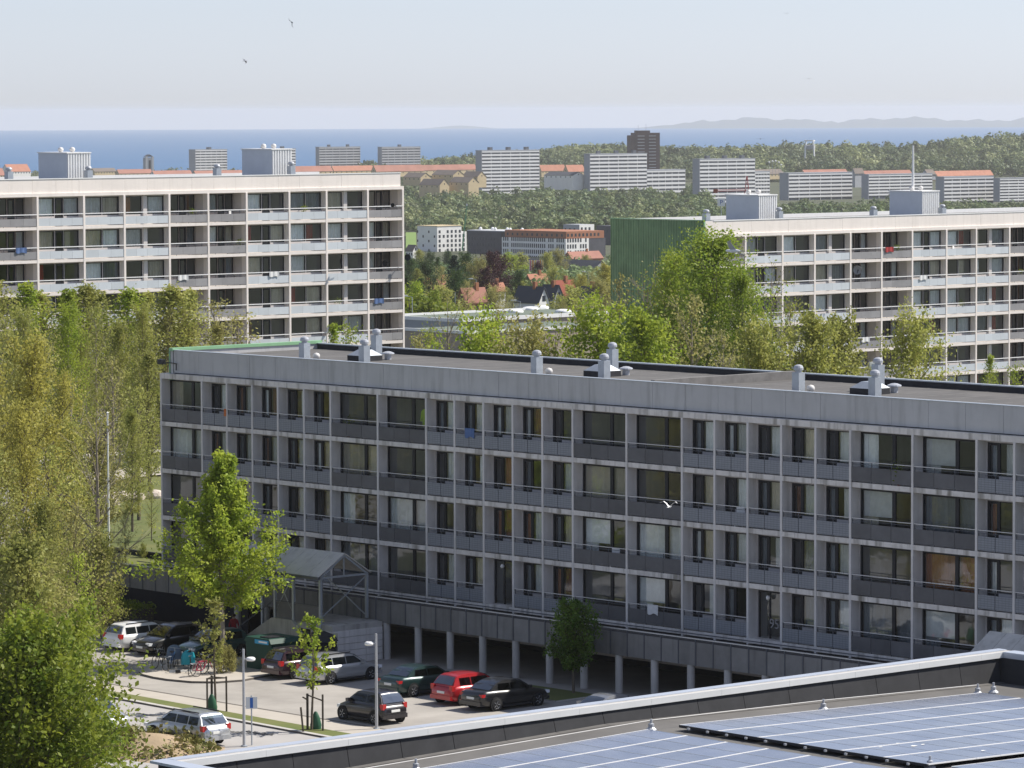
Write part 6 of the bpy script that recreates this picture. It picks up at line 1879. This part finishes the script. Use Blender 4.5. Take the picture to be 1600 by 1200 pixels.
# ------------------------------------------------------------------ birds
mat('gull_white', (.78, .77, .76), .8, .05, 5); mat('gull_grey', (.45, .46, .50), .8, .1, 5); mat('gull_dark', (.06, .06, .065), .8, .1, 5)
def gull(loc, rz, span, up_, mk, wk_, label, bank=0.0, sweep=.12):
    t = thing('gull', label, 'bird', loc, rz, 'flying gulls')
    t.rotation_euler = (bank, 0, rz)
    s = span / 1.0
    b = MB()
    prof = [(-.28, .002), (-.2, .03), (-.08, .055), (.05, .06), (.14, .045), (.19, .04), (.23, .03), (.26, .008)]
    n = 8
    for (x, r_) in prof:
        for k in range(n):
            a = 2 * math.pi * k / n
            b.v.append((x * s, r_ * math.cos(a) * s, r_ * math.sin(a) * s))
    b.f = [(i * n + j, i * n + (j + 1) % n, (i + 1) * n + (j + 1) % n, (i + 1) * n + j) for i in range(len(prof) - 1) for j in range(n)]
    b.f += [tuple(range(n - 1, -1, -1)), tuple((len(prof) - 1) * n + j for j in range(n))]
    b.m = [0] * len(b.f)
    part('body', b, mk, t, smooth=True)
    for sd_ in (-1, 1):
        w = MB()
        st_ = [(0.04, .10, .11, .02), (.18, .12, .10, .02 + .6 * up_ * .25), (.34, .08, .06, .02 + up_ * .25), (.50, -sweep, .01, .02 + up_ * .18)]
        for (y, xf, hw, z) in st_:
            for dz in (.006, -.006):
                w.v += [((xf) * s, sd_ * y * s, (z + dz) * s), ((xf - hw * 1.8) * s, sd_ * y * s, (z + dz * .3) * s)]
        for i in range(3):
            o_ = i * 4
            w.f += [(o_, o_ + 1, o_ + 5, o_ + 4), (o_ + 2, o_ + 6, o_ + 7, o_ + 3), (o_, o_ + 4, o_ + 6, o_ + 2), (o_ + 1, o_ + 3, o_ + 7, o_ + 5)]
        w.f.append((12, 13, 15, 14)); w.m = [0] * len(w.f)
        part('wing', w, wk_, t)
    part('tail', MB().prism([(-.36 * s, 0), (-.24 * s, -.006), (-.24 * s, .006)], -.05 * s, .05 * s), mk, t)
gull(at(1146, 392, 150), 2.6, 1.25, .4, 'gull_white', 'gull_grey', 'large pale gull flying before the green tree and the right block', .5)
gull(at(1046, 792, 190), 1.2, .85, 1.1, 'gull_white', 'gull_white', 'white gull with raised wings in front of the near block')
gull(at(456, 35, 420), 1.9, 1.1, -.6, 'gull_grey', 'gull_dark', 'dark bird highest at left in the sky', 1.1)
gull(at(383, 95, 420), .4, 1.0, -.3, 'gull_grey', 'gull_dark', 'dark bird lower left in the sky', .5)
gull(at(1229, 21, 500), 1.3, .8, .3, 'gull_grey', 'gull_dark', 'dark bird near the top edge on the right')
gull(at(1264, 123, 500), 1.7, .8, .1, 'gull_grey', 'gull_dark', 'dark bird between the right top edge and the sea')
gull(at(1188, 217, 500), 1.6, 1.0, .05, 'gull_dark', 'gull_dark', 'black bird in front of the sea above the third tower')

# ------------------------------------------------------------------ a person by the stair
def person(loc, rz, label):
    t = thing('person', label, 'person', loc, rz)
    vs = [(0, 0, .95), (0, 0, 1.18), (0, 0, 1.42), (0, 0, 1.54), (.01, 0, 1.66), (0, .09, .88), (.02, .10, .48), (-.02, .10, .08), (.12, .10, .03), (0, -.09, .88), (.05, -.10, .48), (.02, -.11, .08), (.16, -.11, .03),
          (0, .19, 1.40), (-.02, .25, 1.14), (.08, .24, .92), (0, -.19, 1.40), (-.02, -.25, 1.14), (.08, -.24, .92)]
    ed = [(0, 1), (1, 2), (2, 3), (3, 4), (0, 5), (5, 6), (6, 7), (7, 8), (0, 9), (9, 10), (10, 11), (11, 12), (2, 13), (13, 14), (14, 15), (2, 16), (16, 17), (17, 18)]
    rr = [.15, .14, .15, .06, .10, .10, .07, .05, .04, .10, .07, .05, .04, .07, .05, .035, .07, .05, .035]
    me = bpy.data.meshes.new('body'); me.from_pydata(vs, ed, [])
    o = ob('body', me, t)
    md = o.modifiers.new('skin', 'SKIN')
    for i, v in enumerate(me.skin_vertices[0].data):
        v.radius = (rr[i], rr[i]); v.use_root = i == 0
    o.modifiers.new('sub', 'SUBSURF').render_levels = 1
    dg = bpy.context.evaluated_depsgraph_get()
    m2 = bpy.data.meshes.new_from_object(o.evaluated_get(dg))
    o.modifiers.clear(); o.data = m2
    m2.materials.clear()
    mat('cloth_red', (.30, .02, .03), .9, .1, 4); mat('cloth_dark', (.02, .02, .024), .9, .1, 4); mat('skin', (.42, .26, .19), .7, .05, 4); mat('hair', (.03, .02, .015), .8, .1, 5)
    for k in ('cloth_dark', 'cloth_red', 'skin'): m2.materials.append(MATS[k])
    for f in m2.polygons:
        z, y = f.center.z, abs(f.center.y)
        f.material_index = 2 if z > 1.50 or (y > .2 and z < .99) else 1 if z > .93 else 0
        f.use_smooth = True
    b_ = MB(); b_.lathe([(.115, -.02), (.12, .05), (.08, .12), (0, .14)], 12, (-.015, 0, 1.66)); part('hair', b_, 'hair', t, smooth=True)
person(B(14.9, -6.3), RB - .6, 'person in a red top and dark trousers standing in the shade by the stair')

# ------------------------------------------------------------------ things left on the balconies
mat('laundry_white', (.72, .71, .69), .9, .1, 4); mat('laundry_red', (.38, .05, .05), .9, .1, 4); mat('laundry_blue', (.10, .16, .32), .9, .1, 4); mat('jacket_lime', (.42, .62, .04), .8, .1, 4)
def block_pt(org, x, y, z):
    return Vector((org.x + x * math.cos(RA) - y * math.sin(RA), org.y + x * math.sin(RA) + y * math.cos(RA), z))
XA = [0.0]
for t_ in typA: XA.append(XA[-1] + WA[t_])
XC = [0.0]
for t_ in typC: XC.append(XC[-1] + WA[t_])
FLN = ['top', 'second', 'third', 'fourth', 'fifth']
def chair(loc, rz, label):
    t = thing('garden_chair', label, 'chair', loc, rz, 'things on balconies')
    part('seat', MB().box(-.22, .22, -.22, .22, .40, .44), 'white_metal', t)
    part('backrest', MB().box(-.22, .22, .19, .23, .44, .95), 'white_metal', t)
    for a_ in (-.19, .19):
        for b_ in (-.19, .19): part('leg', MB().box(a_ - .02, a_ + .02, b_ - .02, b_ + .02, 0, .40), 'white_metal', t)
def plant(loc, h_, label, lm='leaf_green'):
    t = thing('potted_plant', label, 'plant', loc, 0, 'things on balconies')
    part('pot', MB().lathe([(.10, 0), (.16, .28), (.17, .3), (.13, .28), (0, .26)], 10), 'roof_rust', t)
    rs_ = np.random.RandomState(int(abs(loc[0]) * 13) % 999)
    P_ = rs_.normal(scale=.14 * h_, size=(90, 3)) + np.array([0, 0, .35 + .28 * h_])
    ob('leaves', leafy('leaves', P_, .14, lm, 4), t)
def cloth(loc, rz, w_, h_, mk, label):
    b_ = MB(); prev = None
    for k in range(9):
        xx = -w_ / 2 + w_ * k / 8; yy = -.05 - .02 * math.sin(k * 1.7)
        c = ((xx, yy, -h_ * (.9 + .1 * math.sin(k))), (xx, yy, .05))
        if prev: b_.quad(prev[0], c[0], c[1], prev[1]); b_.quad((prev[0][0], prev[0][1] + .02, prev[0][2]), (prev[1][0], prev[1][1] + .02, prev[1][2]), (c[1][0], c[1][1] + .02, c[1][2]), (c[0][0], c[0][1] + .02, c[0][2]))
        prev = c
    o = ob('laundry', b_.mesh('laundry', mk), None, loc, rz); tag(o, label, 'laundry', 'things on balconies')
def bal(blk, col, fl, dx, kind, mk='laundry_white'):
    org, X, z0 = (orgA, XA, ea.z) if blk == 'left' else (orgC, XC, ec.z)
    z = z0 - ST * fl; lab = 'in the %s row, %s bay of the %s cream block' % (FLN[fl], ORD[col - (4 if blk == 'left' else 0)], blk)
    if kind == 'chair': chair(block_pt(org, X[col] + dx, .32, z), RA + .4, 'white chair ' + lab)
    elif kind == 'plant': plant(block_pt(org, X[col] + dx, .25, z + .35), 1.1, 'leafy pot plant ' + lab)
    else: cloth(block_pt(org, X[col] + dx, -.03, z + 1.05), RA, 1.1, .45, mk, {'laundry_white': 'white', 'laundry_red': 'red', 'laundry_blue': 'blue'}[mk] + ' cloth over the rail ' + lab)
for a_ in [('left', 9, 0, 2.9, 'chair'), ('left', 8, 0, 2.6, 'plant'), ('left', 8, 2, 1.4, 'cloth', 'laundry_white'), ('left', 11, 0, 2.0, 'plant'), ('left', 9, 1, 3.6, 'plant'), ('left', 4, 1, 2.5, 'cloth', 'laundry_blue'),
           ('left', 12, 3, 1.5, 'plant'), ('left', 10, 2, 3, 'cloth', 'laundry_white'), ('left', 13, 3, 1.2, 'cloth', 'laundry_blue'), ('right', 5, 0, 2.4, 'plant'), ('right', 5, 0, 1.0, 'cloth', 'laundry_red'), ('right', 7, 0, 1.6, 'chair'),
           ('right', 7, 2, 2.4, 'plant'), ('right', 4, 3, 2.0, 'cloth', 'laundry_white'), ('right', 9, 1, 2.0, 'plant'), ('right', 2, 1, 1.6, 'plant'), ('right', 6, 1, 1.5, 'cloth', 'laundry_white'), ('right', 9, 3, 3.0, 'chair')]:
    bal(*a_)
# near block: a lime jacket in a window, pots and a folded chair on the loggias
def nearbal(bay, fl, dx, kind, label):
    x = XS[bay] + dx; z = SL[fl]; p_ = B(x, .3, z)
    if kind == 'plant': plant(p_, 1.3, label)
    elif kind == 'chair': chair(p_, RB + .5, label)
    else: cloth(B(x, -.0, z + 1.05), RB, .8, .5, kind, label)
nearbal(6, 0, 1.2, 'plant', 'pot plant in the top loggia above the canopy of the near block')
nearbal(13, 2, 2.9, 'chair', 'white chair in a wide third row loggia of the near block')
nearbal(9, 0, 1.3, 'laundry_blue', 'blue cloth over the rail of a narrow top loggia on the near block')
nearbal(20, 0, 3.0, 'plant', 'pot plant in the wide top loggia right of centre on the near block')
nearbal(16, 1, 1.5, 'chair', 'white chair in a narrow second row loggia of the near block')
nearbal(14, 3, 2.0, 'laundry_white', 'white cloth over a walkway level rail of the near block')
p_ = B(XS[7] + 2.95, DEP + .3, SL[0])
t = thing('jacket', 'lime yellow jacket hanging behind a top floor window of the near block', 'jacket', p_, RB)
part('body', MB().prism([(-.16, .95), (.16, .95), (.2, 1.75), (.08, 1.85), (-.08, 1.85), (-.2, 1.75)], 0, .08), 'jacket_lime', t)
for q_ in (-1, 1): part('sleeve', MB().bar((q_ * .2, .04, 1.72), (q_ * .3, .04, 1.15), .11, .1), 'jacket_lime', t)

# ------------------------------------------------------------------ the hazy air over land and sea
mt, nt, b_ = _new('haze_air')
nt.nodes.remove(b_)
pv = nt.nodes.new('ShaderNodeVolumePrincipled')
pv.inputs['Color'].default_value = (.87, .855, .85, 1)
pv.inputs['Density'].default_value = 4.0e-5
pv.inputs['Anisotropy'].default_value = 0.2
nt.links.new(pv.outputs[0], nt.nodes['Material Output'].inputs['Volume'])
MATS['haze_air'] = mt
hz = ob('haze', MB().box(-34000, 34000, -1500, 49000, -300, 48).mesh('haze', 'haze_air'))
tag(hz, 'pale haze lying over the town and the sea', None, None, 'stuff')
